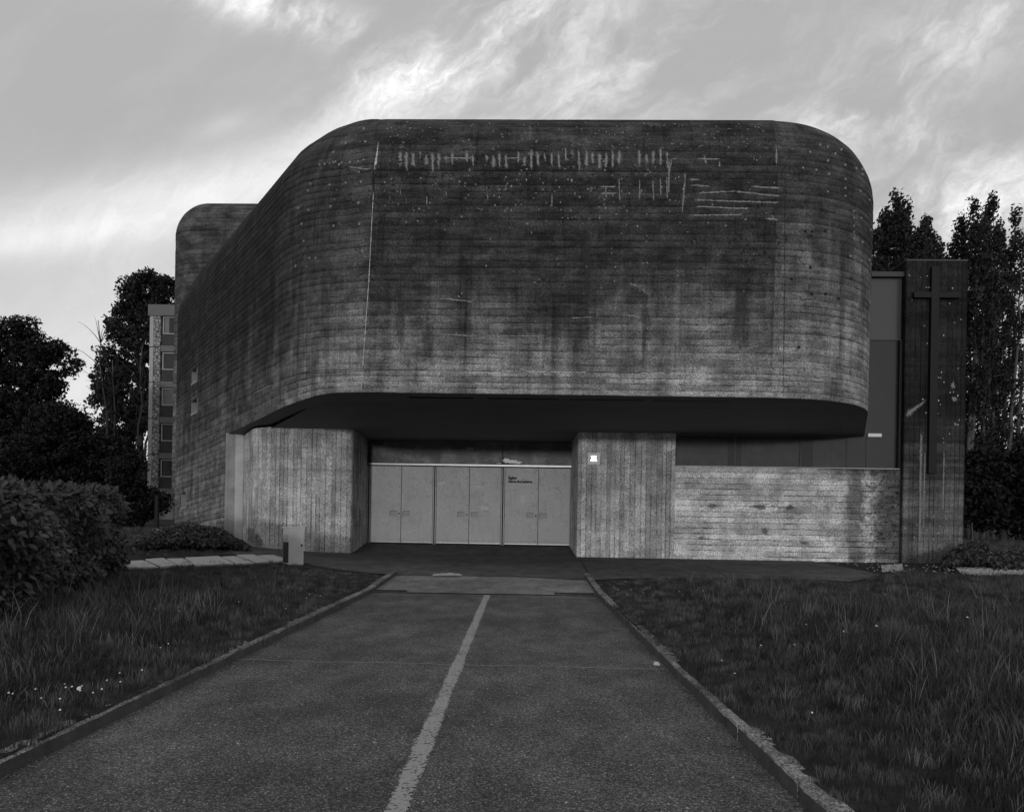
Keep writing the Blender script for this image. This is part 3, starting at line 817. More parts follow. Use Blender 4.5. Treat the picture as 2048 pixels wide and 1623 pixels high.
ts = lambda x, y: float(zsoff(x * sy_ + y * cy_)) + 0.03
# right block: face then inner reveal; the outline is walked left to right so that the normal faces the camera
rb = [fx(1141.5, 980, DD + 0.1), fx(1155, 980, DP), fx(1350, 980, DP)]
boarded('entrance_pier', M['pillar'], rb, gl, ts, True, church, vb=11)
# left block: from the side wall round the curved corner to the opening
V3 = Vector((PT(480, 980, 24.75).x, 24.75)); V2 = Vector((-7.15, 22.18)); V1 = Vector(fx(704.5, 980, DP))
cpts = []
d0 = (V3 - V2).normalized(); d1 = (V1 - V2).normalized(); r = 1.0; ang = math.acos(d0.dot(d1)); tl = r / math.tan(ang / 2); c = V2 + (d0 + d1).normalized() * (r / math.sin(ang / 2))
a0 = V2 + d0 * tl; a1 = V2 + d1 * tl; t0 = math.atan2(a0.y - c.y, a0.x - c.x); t1 = math.atan2(a1.y - c.y, a1.x - c.x); dt = (t1 - t0 + PI) % (2 * PI) - PI
cpts = [V3] + [c + Vector((math.cos(t0 + dt * k / 10), math.sin(t0 + dt * k / 10))) * r for k in range(11)] + [V1, Vector(fx(734.5, 980, DD + 0.1))]
boarded('entrance_pier', M['pillar'], [tuple(p) for p in cpts], gl, ts, True, church, vb=31)
# low wall to the right, level boards
lw = [fx(1350, 980, DP + 0.03), fx(1806, 980, DP + 0.03)]
ZLW = 2.745
boarded('low_wall', M['lowwall'], lw, gl, lambda x, y: ZLW, False, church, 0.155, vb=51)
sA, _ = FS(1350, 930, DP); sB, _ = FS(1800, 930, DP)
m_ = MB(); m_.box(sA + 0.02, sB, DP - 0.0, DP + 0.35, ZLW, ZLW + 0.02); m_.build('wall_coping', M['joint'], church)
# floor of the porch rising to the doors
sl0, _ = FS(703, 1090, DP); sr0, _ = FS(1156, 1090, DP)
V = []; Fc = []
for j in range(7):
    d = DP + 0.2 + (DD + 0.2 - DP - 0.2) * j / 6
    for k in range(9):
        s = sl0 - 0.1 + (sr0 - sl0 + 0.2) * k / 8; p = W(s, d, 0); zz = G(p.x, min(p.y, 22.4)) + 0.016 + max(0, (d - DP - 0.25)) / (DD - DP) * 0.22
        V.append((p.x, p.y, zz))
for j in range(6):
    for k in range(8): Fc.append((j * 9 + k, j * 9 + k + 1, (j + 1) * 9 + k + 1, (j + 1) * 9 + k))
kind(mesh('porch_floor', V, Fc, M['apron'], None, True), 'structure')
# ---- doors
ZD0, ZD1 = 0.425, 2.79
leaf_px = [(741, 802.5), (802.5, 865.5), (872.5, 938.5), (938.5, 1002), (1009, 1076.5), (1076.5, 1140)]
for k, (x0, x1) in enumerate(leaf_px):
    s0, _ = FS(x0, 1000, DD); s1, _ = FS(x1, 1000, DD); g = 0.008
    zl = ZD0 + 0.03; m_ = MB()
    left_leaf = k % 2 == 0
    # recessed hand plate near the meeting edge: leaf built round it
    hw, hh = 0.23, 0.165
    hs0 = (s1 - 0.12 - hw) if left_leaf else (s0 + 0.05); hs1 = hs0 + hw; hz0 = 1.26; hz1 = hz0 + hh
    a_, b_ = s0 + g, s1 - g
    m_.box(a_, b_, DD, DD + .05, zl, hz0); m_.box(a_, b_, DD, DD + .05, hz1, ZD1); m_.box(a_, hs0, DD, DD + .05, hz0, hz1); m_.box(hs1, b_, DD, DD + .05, hz0, hz1)
    leaf = m_.build('door_leaf', M['door'], church)
    m_ = MB(); m_.box(hs0 - .001, hs1 + .001, DD + 0.040, DD + 0.048, hz0 - .001, hz1 + .001); hd = m_.build('hand_plate', M['door_recess'], leaf)
    m_ = MB(); m_.box(hs0, hs1 - .02, DD + .004, DD + .039, hz1 - .010, hz1 - .0005); m_.box(hs0 + .0005, hs0 + .009, DD + .004, DD + .039, hz0 + .02, hz1 - .011); m_.build('plate_shade', M['frame'], hd)  # dark strips paint the recess shadow along its top and left
    m_ = MB(); m_.box(a_ + .004, b_ - .004, DD - 0.006, DD - .0005, zl + 0.004, zl + 0.028); m_.build('kick_rail', M['alu'], leaf)
    if left_leaf:
        m_ = MB(); m_.box(s1 - 0.105, s1 - 0.012, DD - 0.008, DD - .0005, zl + .03, ZD1 - 0.01); m_.build('cover_strip', M['door'], leaf)
        m_ = MB()
        for z in (zl + .1, .9, 1.62, 2.15, 2.7): m_.box(s1 - 0.075, s1 - 0.052, DD - .013, DD - .008, z, z + .022)
        m_.box(s1 - 0.085, s1 - 0.045, DD - .014, DD - .008, 1.315, 1.365); kind(m_.build('screw', M['print'], leaf), 'stuff')
for x0, x1 in ((733.5, 741), (865.5, 872.5), (1002, 1009), (1140, 1143.5)):
    s0, _ = FS(x0, 1000, DD); s1, _ = FS(x1, 1000, DD); m_ = MB(); w = s1 - s0
    m_.box(s0 + w * .05, s0 + w * .33, DD - .02, DD + .06, ZD0, ZD1); m_.box(s0 + w * .67, s1 - w * .05, DD - .02, DD + .06, ZD0, ZD1); m_.build('door_post', M['door'], church)
    m_ = MB(); m_.box(s0 + w * .33 + .001, s0 + w * .67 - .001, DD + .02, DD + .05, ZD0, ZD1); m_.build('door_gap', M['print'], church)
s0, _ = FS(732.5, 930, DD); s1, _ = FS(1144.5, 930, DD)
m_ = MB(); m_.box(s0, s1, DD - 0.06, DD + .05, ZD1 + 0.035, ZD1 + 0.085); m_.build('door_head_rail', M['alu'], church)
m_ = MB(); m_.box(s0, s1, DD + 0.01, DD + .05, ZD1 + 0.002, ZD1 + 0.033); m_.build('head_gap', M['print'], church)
# transom: two sheets meeting over the third door, the lower corners bent forward
sm, _ = FS(1005, 920, DD)
def sheet(a_, b_, bend):
    V, Fc = [], []; nx, nz = 30, 12; z0, z1 = ZD1 + 0.10, 3.62
    for j in range(nz + 1):
        for i in range(nx + 1):
            s = a_ + (b_ - a_) * i / nx; z = z0 + (z1 - z0) * j / nz
            q = abs(s - sm); k = math.exp(-(q / 0.35) ** 2) * math.exp(-((z - z0) / 0.16) ** 2) * bend
            V.append(W(s, DD + 0.02 - k + 0.01 * math.sin(s * 3 + z * 4), z + k * 0.3))
    for j in range(nz):
        for i in range(nx): Fc.append((j * (nx + 1) + i, j * (nx + 1) + i + 1, (j + 1) * (nx + 1) + i + 1, (j + 1) * (nx + 1) + i))
    return mesh('transom_sheet', V, Fc, M['transom'], church, True)
sheet(s0, sm - 0.012, 0.02); sheet(sm + 0.008, s1, 0.05)
sa, za = FS(933, 894, DD); sb, zb_ = FS(948, 902, DD); m_ = MB(); m_.box(sa, sb, DD - 0.03, DD, zb_, za); m_.build('notice_plate', M['bld_wall'], church)
# back wall of the porch behind everything
m_ = MB(); m_.box(s0 - .5, s1 + .5, DD + .12, DD + .3, 0.1, 3.75); m_.build('porch_back', M['inside'], church)
# lettering on the fifth leaf
def text(body, size, s, z, d, mat, parent, name='lettering', bold=0.05, w=None):
    cu = bpy.data.curves.new(name, 'FONT'); cu.body = body; cu.size = size; cu.offset = bold * size; cu.resolution_u = 3
    to = bpy.data.objects.new('tmp', cu); COL.objects.link(to); dg = bpy.context.evaluated_depsgraph_get(); dg.update()
    me = bpy.data.meshes.new_from_object(to.evaluated_get(dg)); bpy.data.objects.remove(to)
    xs = [v.co.x for v in me.vertices]; k = (w / (max(xs) - min(xs))) if w else 1.0
    off = wloc(parent) if parent else Vector((0, 0, 0))
    for v in me.vertices: v.co = W(s + v.co.x * k, d, z + v.co.y * k) - off
    me.materials.clear(); me.materials.append(mat); o = bpy.data.objects.new(name, me); link(o, parent); return o
leaf5 = [o for o in COL.objects if o.name.startswith('door_leaf')][4]
st, zt = FS(1016.5, 957.5, DD); text('\u00c9glise', 0.125, st, zt, DD - .004, M['print'], leaf5, w=0.255)
st, zt = FS(1016.5, 964.5, DD); text('Sainte-Bernadette', 0.125, st, zt, DD - .004, M['print'], leaf5, w=0.735)

# ---- glazing to the right of the pier and up beside the pylon
DG = DP + 0.12
for (x0, x1) in ((1352, 1470), (1470, 1601), (1601, 1733)):
    s0, _ = FS(x0, 900, DG); s1, _ = FS(x1, 900, DG)
    m_ = MB(); m_.box(s0 + .012, s1 - .012, DG, DG + .012, ZLW + .025, 3.66); m_.build('window_pane', M['glass'], church)
    m_ = MB(); m_.box(s1 - .012, s1 + .012, DG - .02, DG + .03, ZLW + .022, 3.66); m_.build('mullion', M['frame'], church)
s0, _ = FS(1350, 900, DG); s1, _ = FS(1800, 900, DG)
m_ = MB(); m_.box(s0, s1 - 1.0, DG - .03, DG + .05, 3.60, 3.70); m_.build('window_head', M['frame'], church)
# tall glazing
s0, z1_ = FS(1700, 548, DG); s1, z0_ = FS(1801, 935, DG)
zsplit = FS(1770, 681, DG)[1]
m_ = MB(); m_.box(s0, s1, DG + .001, DG + .014, ZLW + .03, zsplit); m_.build('window_pane', M['glass_tall'], church)
m_ = MB(); m_.box(s0, s1, DG + .001, DG + .014, zsplit + .03, z1_ - 0.1); m_.build('window_pane', M['glass_pale'], church)['label'] = 'paler upper glass panel of the tall window'
m_ = MB(); m_.box(s0, s1, DG - .03, DG + .05, zsplit, zsplit + .03); m_.build('transom_bar', M['frame'], church)
m_ = MB(); m_.box(s0, s1 + .3, DG - .15, DG + .25, z1_ - 0.1, z1_ + .03); m_.build('roof_flashing', M['frame'], church)
for zz_ in (1.0, 2.35):
    m_ = MB(); m_.box(s0, s1, DG - .006, DG + .0005, ZLW + zz_, ZLW + zz_ + .012); m_.build('glass_joint', M['frame'], church)
sc0, _ = FS(1741, 700, DG - .05); sc1, _ = FS(1744.5, 700, DG - .05)
sx0, _ = FS(1793, 900, DG); m_ = MB(); m_.box(sx0, s1 + .05, DG - .10, DG - .002, ZLW + .03, zsplit - .0); m_.build('window_jamb', M['print'], church)
sq0, zq1 = FS(1735.5, 866.5, DG - .02); sq1, zq0 = FS(1762.5, 873.5, DG - .02)
m_ = MB(); m_.box(sq0, sq1, DG - .05, DG - .02, zq0, zq1); sg = m_.build('window_sticker', M['paper'], church)
# pale column seen inside, curtains behind the glass, dark room
sk0, _ = FS(1711, 900, DG + .5); sk1, _ = FS(1735, 900, DG + .5)
m_ = MB(); m_.box(sk0, sk1, DG + .25, DG + .5, 2.3, 3.66); m_.build('inner_column', plain('pale plaster column', 0.80, 0.8, 0.3, 4), church)
def curtain(x0, x1, seed):
    V, Fc = [], []; s0, _ = FS(x0, 900, DG + .2); s1, _ = FS(x1, 900, DG + .2); n = 90; r_ = random.Random(seed)
    ph = r_.random() * 6
    for i in range(n + 1):
        s = s0 + (s1 - s0) * i / n
        V += [W(s, DG + .18 + .03 * math.sin(s * 22 + ph) + .02 * math.sin(s * 9), 2.5), W(s, DG + .18 + .03 * math.sin(s * 22 + ph + .8) + .02 * math.sin(s * 9 + .5), 3.56 + .03 * math.sin(s * 2 + ph))]
        if i: Fc.append((2 * i - 2, 2 * i, 2 * i + 1, 2 * i - 1))
    mesh('curtain', V, Fc, plain('grey curtain', 0.16, 0.95, 0.85, 2.2), church, True)
curtain(1352, 1455, 1); curtain(1482, 1598, 2); curtain(1625, 1700, 3)
m_ = MB(); s0, _ = FS(1340, 900, DG); 
def Pb(s0, s1, d0, d1, z0, z1): m_.add([W(s0, d0, z0), W(s1, d0, z0), W(s1, d1, z0), W(s0, d1, z0), W(s0, d0, z1), W(s1, d0, z1), W(s1, d1, z1), W(s0, d1, z1)], [(0, 1, 2, 3), (4, 7, 6, 5), (1, 5, 6, 2), (2, 6, 7, 3), (3, 7, 4, 0)])
Pb(s0, s1 + .3, DG + .06, DG + 3.2, 0.1, 3.9); sR0, _ = FS(1690, 900, DG); Pb(sR0, s1 + .3, DG + .06, DG + 3.2, 3.91, z1_ - 0.05)
m_.build('inner_room', M['inside'], church)
# ---- pylon with the cross
DY = 21.85
py = MB(); sp0, zp1 = FS(1814, 521, DY); sp1, _ = FS(1931.5, 521, DY); sb0, zb0 = FS(1804, 1112, DY); sb1, _ = FS(1926, 1112, DY)
L0 = W(sb0, DY, 0); L1 = W(sb1, DY, 0); Rk = W(sb1, DY + 1.0, 0); Lk = W(sb0, DY + 1.0, 0)
pyl = boarded('pylon', M['pylon'], [(Lk.x, Lk.y), (L0.x, L0.y), (L1.x, L1.y), (Rk.x, Rk.y), (Lk.x, Lk.y)], gl, lambda x, y: zp1, True, church, vb=71)
m_ = MB(); m_.box(sb0 - .01, sb1 + .01, DY - .01, DY + 1.01, zp1, zp1 + .03); m_.build('pylon_cap', M['roof'], pyl)
sc0, zc1 = FS(1871, 532, DY - .18); sc1, _ = FS(1884.5, 532, DY - .18); _, zc0 = FS(1868, 946, DY - .18)
sh0, zh1 = FS(1830, 581, DY - .18); sh1, zh0 = FS(1923, 596, DY - .18)
m_ = MB(); m_.box(sc0 - .075, sc1 - .045, DY - .15, DY - .05, zc0, zc1); m_.box(sh0, sc0 - .076, DY - .148, DY - .052, zh0 + .02, zh1 - .02); m_.box(sc1 - .044, sh1, DY - .148, DY - .052, zh0 + .02, zh1 - .02)
for z in (zc0 + .5, zc0 + 2.6, zc1 - .3): m_.box(sc0 - .04, sc1 - .08, DY - .05, DY + .01, z, z + .08)
m_.build('cross', M['cross'], pyl, bevel=0.006)

# ---------------------------------------------------------------- marks on the concrete: placed by casting onto the finished walls
def bvh_of(objs):
    Vs, Fs = [], []
    for o in objs:
        off = wloc(o); b_ = len(Vs); Vs += [v.co + off for v in o.data.vertices]; Fs += [[b_ + i for i in p.vertices] for p in o.data.polygons]
    return BVHTree.FromPolygons(Vs, Fs)
wallobs = [o for o in COL.objects if o.type == 'MESH' and o.parent == church and o.name.split('.')[0] in ('wall_panel', 'lower_band', 'roof_edge', 'low_wall', 'pylon', 'entrance_pier', 'side_wall')]
leaves_ = [o for o in COL.objects if o.name.startswith('door_leaf')]
bt = bvh_of(wallobs + leaves_ + [o for o in COL.objects if o.name.startswith('transom_sheet')])
ORG = Vector((0, 0, CAMZ))
def hit(px, py, off=0.012):
    u, v = uv(px, py); d = Vector((u, 1, v)).normalized(); r = bt.ray_cast(ORG, d)
    if r[0] is None: return None
    n = r[1]
    if n.dot(d) > 0: n = -n
    return r[0] + n * off
class Marks:
    def __init__(s): s.v = []; s.f = []; s.a = []
    def blob(s, px, py, rx, ry, n=9, off=0.012, ang=0.0, jit=0.35):
        c = hit(px, py, off)
        if c is None: return
        ring = []; ring2 = []
        for k in range(n):
            t = 2 * PI * k / n; q = 1 + random.uniform(-jit, jit); ux, uy = rx * math.cos(t) * q, ry * math.sin(t) * q
            dx_, dy_ = ux * math.cos(ang) - uy * math.sin(ang), ux * math.sin(ang) + uy * math.cos(ang)
            h = hit(px + dx_, py + dy_, off); h2 = hit(px + dx_ * .5, py + dy_ * .5, off)
            for q_ in (.8, .6, .4, .25, .1):
                if h is not None and (h - c).length < 2.2 and h2 is not None: break
                h = hit(px + dx_ * q_, py + dy_ * q_, off); h2 = hit(px + dx_ * q_ * .5, py + dy_ * q_ * .5, off)
            if h is None or (h - c).length > 2.2 or h2 is None: return
            ring.append(h); ring2.append(h2)
        b_ = len(s.v); s.v += [c] + ring2 + ring; s.a += [1.0] + [0.9] * n + [0.0] * n
        for k in range(n):
            k2 = (k + 1) % n; s.f += [(b_, b_ + 1 + k, b_ + 1 + k2), (b_ + 1 + k, b_ + 1 + n + k, b_ + 1 + n + k2), (b_ + 1 + k, b_ + 1 + n + k2, b_ + 1 + k2)]
    def streak(s, pts, w, off=0.012, jit=0.3):
        """ribbon through pixel points, w half width in pixels"""
        q = []
        for (x0, y0), (x1, y1) in zip(pts[:-1], pts[1:]):
            k = max(1, int(math.hypot(x1 - x0, y1 - y0) / 7))
            for i in range(k): q.append((x0 + (x1 - x0) * i / k, y0 + (y1 - y0) * i / k))
        q.append(pts[-1]); b_ = len(s.v); m = 0
        for i, (x, y) in enumerate(q):
            x1, y1 = q[min(i + 1, len(q) - 1)]; x0, y0 = q[max(i - 1, 0)]; tx, ty = x1 - x0, y1 - y0; L = math.hypot(tx, ty) or 1
            nx, ny = -ty / L, tx / L; ww = w * (1 + random.uniform(-jit, jit))
            tri_ = [hit(x + nx * ww, y + ny * ww, off), hit(x, y, off), hit(x - nx * ww, y - ny * ww, off)]
            if any(t is None for t in tri_): return
            s.v += tri_; e = 0.35 if i in (0, len(q) - 1) else 1.0; s.a += [0.0, e, 0.0]
            if m:
                a_ = b_ + 3 * (m - 1); c_ = b_ + 3 * m
                s.f += [(a_, a_ + 1, c_ + 1), (a_, c_ + 1, c_), (a_ + 1, a_ + 2, c_ + 2), (a_ + 1, c_ + 2, c_ + 1)]
            m += 1
    def build(s, name, mat):
        o = npmesh(name, [tuple(v) for v in s.v], s.f, mat, church, attr=s.a); kind(o, 'stuff'); return o
lime, bright, soot = Marks(), Marks(), Marks()
R_ = random.Random(21)
# the row of upright lime streaks near the top
x = 801.0
while x < 1345:
    if not (950 < x < 968):
        big = 6 if x > 1180 else 0
        y0 = 303 + R_.uniform(-4, 8) - (6 if 1090 < x < 1330 else 0); y1 = y0 + R_.choice([18, 24, 30, 34, 40]) + big * R_.random() * 3
        if R_.random() > 0.10: lime.streak([(x, y0), (x + R_.uniform(-1.5, 1), y1)], R_.uniform(3.4, 5.2), jit=0.5)
        if R_.random() > 0.55: lime.streak([(x + R_.uniform(-2, 2), 384 + R_.uniform(-30, 12)), (x, 402 + R_.uniform(-12, 12))], 2.0)
    x += 13.7 * R_.uniform(0.88, 1.1)
for q in (((885, 316), (945, 317)), ((1010, 317), (1035, 317)), ((1340, 318), (1356, 318)), ((1392, 318), (1442, 319)), ((1408, 308), (1412, 330)), ((1440, 320), (1438, 338)), ((1552, 290), (1553, 334)),
          ((1556, 293), (1566, 300)), ((1338, 320), (1337, 385)), ((1344, 318), (1338, 345)), ((1371, 345), (1364, 425)), ((1380, 370), (1420, 373)), ((800, 292), (812, 296)), ((800, 275), (808, 276)), ((803, 284), (810, 287)),
          ((1394, 386), (1470, 383)), ((1470, 383), (1562, 393)), ((1388, 400), (1558, 406)), ((1390, 413), (1500, 418)), ((1382, 431), (1486, 430)), ((1500, 373), (1562, 377)), ((1530, 437), (1560, 440)), ((1545, 430), (1546, 444)),
          ((1395, 345), (1425, 343)), ((1200, 374), (1235, 374)), ((1200, 387), (1235, 387)), ((1375, 359), (1400, 360)),
          ((697, 334), (742, 340)), ((880, 668), (950, 672)), ((970, 672), (1090, 672)), ((880, 596), (948, 604)), ((1140, 636), (1190, 634)), ((1238, 628), (1290, 636)), ((1255, 565), (1280, 574)), ((1280, 574), (1300, 592)), ((1480, 700), (1520, 690))):
    lime.streak(list(q), 2.8, jit=0.4)
for _ in range(150):
    lime.blob(R_.gauss(1080, 190), R_.gauss(395, 35), R_.uniform(1.2, 2.8), R_.uniform(1.4, 3.8), 7)
for _ in range(190):
    lime.blob(R_.uniform(760, 1600), R_.uniform(245, 300), R_.uniform(1.0, 3.0), R_.uniform(0.8, 1.6), 6)
for _ in range(70):
    lime.blob(R_.gauss(1290, 200), R_.gauss(570, 90), R_.uniform(1.5, 3.8), R_.uniform(1.0, 3.0), 7)
# formwork plugs, filled with pale mortar, over the rounded edges
for q in [(728, 258), (731, 284), (692, 287), (668, 305), (660, 327), (668, 325), (672, 324), (684, 325), (700, 325), (728, 320), (717, 323), (650, 328), (640, 330), (718, 345), (622, 368), (660, 370), (692, 366), (722, 364), (617, 381), (662, 413), (717, 406), (597, 416), (604, 448), (668, 452), (719, 448),
          (725, 502), (618, 420), (608, 482), (632, 516), (620, 516), (592, 532), (614, 533), (1620, 305), (1632, 340), (1606, 336), (1655, 295), (1655, 322), (1657, 349), (1655, 383), (1690, 330), (1690, 358), (1690, 376), (1690, 392), (1712, 337), (1724, 339), (1724, 349),
          (1707, 422), (1707, 436), (1707, 452), (1707, 465), (1707, 477), (1722, 436), (1724, 484), (1720, 382), (1700, 512), (1722, 522), (1738, 400), (1740, 460), (1738, 520), (1670, 308), (1682, 300), (1640, 290)]:
    lime.blob(q[0], q[1], 3.2, 3.6, 8, jit=0.15); lime.blob(q[0], q[1], 2.2, 2.4, 8, jit=0.15, off=0.016)
# paler patches low on the shell, the two construction joints
bright.streak([(757, 286), (755, 300), (752, 325), (748, 340)], 2.4, jit=0.6)
bright.streak([(747, 385), (744, 440), (738, 560), (731, 660), (722, 782)], 1.15, jit=0.3)
lime.streak([(850, 740.6), (905, 741)], 1.6); bright.streak([(1000, 741.6), (1200, 744.6), (1420, 747)], 1.7, off=.016, jit=0.4); lime.streak([(1420, 747), (1560, 749), (1640, 755), (1700, 768)], 1.6, off=.016)
bright.streak([(505, 788), (530, 776), (545, 769)], 1.1); bright.streak([(1040, 240.5), (1180, 240.5)], 0.7)
for _ in range(26): bright.blob(R_.uniform(780, 1560), R_.uniform(260, 480), 1.3, 1.2, 6)
# pylon scars
bright_py = [((1812, 832), (1822, 822), (1836, 812), (1852, 800))]
lime.streak(list(bright_py[0]), 6, jit=0.5); lime.blob(1908, 798, 8, 7); lime.blob(1906, 770, 5, 9); lime.blob(1910, 848, 4, 4)
for q in ((1842, 865, 3.6, 220), (1850, 900, 2.6, 160), (1888, 900, 2.2, 120)): lime.streak([(q[0], q[1]), (q[0] - 3, q[1] + q[3])], q[2], jit=0.4)
for _ in range(44): bright.blob(R_.uniform(1812, 1925), R_.uniform(525, 900), R_.uniform(1.0, 2.2), R_.uniform(1, 2.4), 6)
for _ in range(26): bright.blob(R_.uniform(1808, 1920), R_.uniform(1030, 1110), R_.uniform(1, 1.8), R_.uniform(1, 1.8), 6)
# dark: tie holes, crust, seams
for q in ((1610, 463), (1623, 463), (1650, 462), (1582, 558), (1597, 694), (1623, 588), (1650, 588), (1676, 597), (1620, 535)): soot.blob(q[0], q[1], 4.6, 4.6, 8, jit=0.2); soot.blob(q[0], q[1], 3.4, 3.4, 8, jit=0.2, off=.016)
soot.streak([(748, 341), (747, 384)], 3.0, jit=0.3)
soot.streak([(1570, 330), (1569, 560), (1566, 790)], 1.3, jit=0.4)
soot.streak([(600, 747), (760, 740), (1000, 742), (1300, 746), (1565, 749), (1680, 760)], 1.2, off=0.006, jit=0.5)
for _ in range(200): soot.blob(R_.gauss(1010, 170), R_.gauss(356, 22), R_.uniform(1, 4.5), R_.uniform(1., 3.5), 8)
for _ in range(80): soot.blob(R_.gauss(1510, 34), R_.gauss(485, 42), R_.uniform(1, 5), R_.uniform(1, 5), 8)
for _ in range(60): soot.blob(R_.gauss(840, 45), R_.gauss(345, 22), R_.uniform(1, 4), R_.uniform(1, 3), 8)
for _ in range(120): soot.blob(R_.uniform(1812, 1928), R_.choice([R_.uniform(530, 780), R_.uniform(530, 650)]), R_.uniform(2, 7), R_.uniform(2, 8), 8)

# dark patches on the low wall by the pylon, old scrubbed tags
dark_patch = Marks()
for _ in range(60): soot.blob(R_.uniform(1725, 1800), R_.uniform(950, 1118), R_.uniform(1, 4), R_.uniform(1, 3), 8, off=.022)
for q in ((505, 1070, 14, 24), (520, 1080, 8, 14)): dark_patch.blob(q[0], q[1], q[2], q[3], 12, jit=.4)  # darker spots at the left pier foot
for q in ((855, 680, 14, 60), (1020, 665, 26, 12), (1175, 560, 10, 120), (1480, 620, 14, 90), (800, 640, 10, 90), (1290, 640, 12, 90)): dark_patch.blob(q[0], q[1], q[2], q[3], 14, jit=.4)
dark_patch.build('dark_patches', M['dark_patch'])
def squiggle(x0, x1, y, h, step=4, w=1.1):
    pts = []; x = x0
    while x < x1: pts.append((x, y + R_.uniform(-h, h))); x += step * R_.uniform(.3, 1.2)
    if len(pts) > 2: faint.streak(pts, w, off=0.014)
faint = Marks()
for q in ((1400, 1448, 1011, 3), (1500, 1552, 1012, 6), (1520, 1560, 1008, 5), (1565, 1640, 1013, 4), (1350, 1408, 1033, 2), (1505, 1545, 1035, 1), (1350, 1380, 1042, 3), (1580, 1620, 1035, 5)): squiggle(*q)
for q in ((1402, 1075, 9, 5), (1608, 1085, 9, 4), (1530, 1062, 7, 9), (1425, 1012, 12, 6), (1520, 1014, 16, 7), (1580, 1014, 12, 6)): faint.blob(q[0], q[1], q[2], q[3], 10)
# faint drawing on the last door leaf and dirt and painted glint over the doors
faint.streak([(1094, 984), (1100, 977), (1108, 974), (1116, 977), (1122, 985), (1124, 990)], 0.7, off=.006)
faint.streak([(892, 985), (893, 992), (899, 995), (905, 992), (907, 983)], 0.6, off=.006); faint.streak([(826, 1007), (828, 1013)], 0.8, off=.006)
for q in ((1027, 980), (1034, 980)): faint.blob(q[0], q[1], 1.4, 1.0, 6, off=.006)
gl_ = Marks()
for q in ((1012, 920, 10, 6.5), (1024, 922, 14, 4.5), (1037, 925, 10, 2.8)): gl_.blob(q[0], q[1], q[2], q[3], 10, off=.008, jit=.3)  # painted glint, standing in for sky reflected in the bent sheet
gl_.build('painted_glint', stain_mat('painted sheet metal glint', 1.0, 1.0))
for q in ((998, 926, 7, 1.8), (985, 928, 8, 1.4)): bright.blob(q[0], q[1], q[2], q[3], 9, off=.008)  # more painted glint left of the transom joint, in the bright lime colour
lime.streak([(965, 922), (985, 915), (1003, 914)], 3, off=.008); lime.blob(992, 920, 14, 5, 12, off=.008); lime.streak([(760, 926), (800, 927), (850, 927)], 1.4, off=.008); lime.streak([(905, 924), (930, 920)], 1.2, off=.008); lime.streak([(1045, 924), (1070, 928), (1100, 930)], 1.5, off=.008)
lime.build('lime_deposits', M['lime']); bright.build('bright_deposits_and_glint', M['lime_glint']); soot.build('black_crust', M['soot'])
fm = stain_mat('faint old marks', 0.12, 0.55); faint.build('faint_marks', fm)
res = Marks()
res.blob(884, 966, 12, 6, 12, off=.006, ang=-0.55, jit=.25); res.blob(961, 974, 11, 7, 12, off=.006, ang=-.3, jit=.45); res.blob(1045, 998, 8, 12, 10, off=.006, ang=-0.25, jit=.15)
res.blob(972, 1000, 4, 9, 8, off=.006, jit=.5); res.blob(850, 1081, 6, 4, 8, off=.006, jit=.4); res.blob(968, 1015, 12, 6, 9, off=.006, jit=.6); res.blob(820, 1063, 5, 3, off=.006)
res.build('poster_residue', M['residue'])

# ---------------------------------------------------------------- plaque on the right pier
sq0, zq1 = FS(1176, 905.5, DP - .05); sq1, zq0 = FS(1199, 928, DP - .05)
plq = thing('wall_plaque', 'small square pale plaque with white cross-shaped emblem on the right entrance pier', 'sign', W((sq0 + sq1) / 2, DP - .03, zq0))
m_ = MB(); m_.box(sq0, sq1, DP - .045, DP - .012, zq0, zq1); m_.build('plate', plain('light grey plaque', 0.66, 0.4, 0.08, 8), plq, bevel=.003)
fwm = plain('plaque rim', 0.92, 0.6, 0.05)
m_ = MB(); e = .016
m_.box(sq0, sq1, DP - .052, DP - .0455, zq1 - e, zq1); m_.box(sq0, sq1, DP - .052, DP - .0455, zq0, zq0 + e); m_.box(sq0, sq0 + e, DP - .052, DP - .0455, zq0 + e, zq1 - e); m_.box(sq1 - e, sq1, DP - .052, DP - .0455, zq0 + e, zq1 - e); m_.build('rim', fwm, plq)
cx_, cz_ = (sq0 + sq1) / 2, (zq0 + zq1) / 2 + .012; wv = (sq1 - sq0)
E = [(-.25, .17), (-.12, .14), (-.06, .17), (0, .16), (.06, .17), (.12, .14), (.25, .17), (.15, .0), (.24, -.15), (.12, -.16), (.04, -.12), (0, -.16), (-.04, -.12), (-.12, -.16), (-.24, -.15), (-.15, .0)]
V = [W(cx_ + p[0] * wv, DP - .048, cz_ + p[1] * wv * 1.05 + .01) for p in E]; tri = tessellate_polygon([V])
wem = plain('polished white emblem', 0.98, 0.28, 0.02, metal=1.0)
mesh('emblem', V, [tuple(t) for t in tri], wem, plq)
m_ = MB(); m_.box(cx_ - wv * .27, cx_ + wv * .27, DP - .050, DP - .0455, cz_ - wv * .25, cz_ - wv * .19); m_.build('emblem_bar', wem, plq)

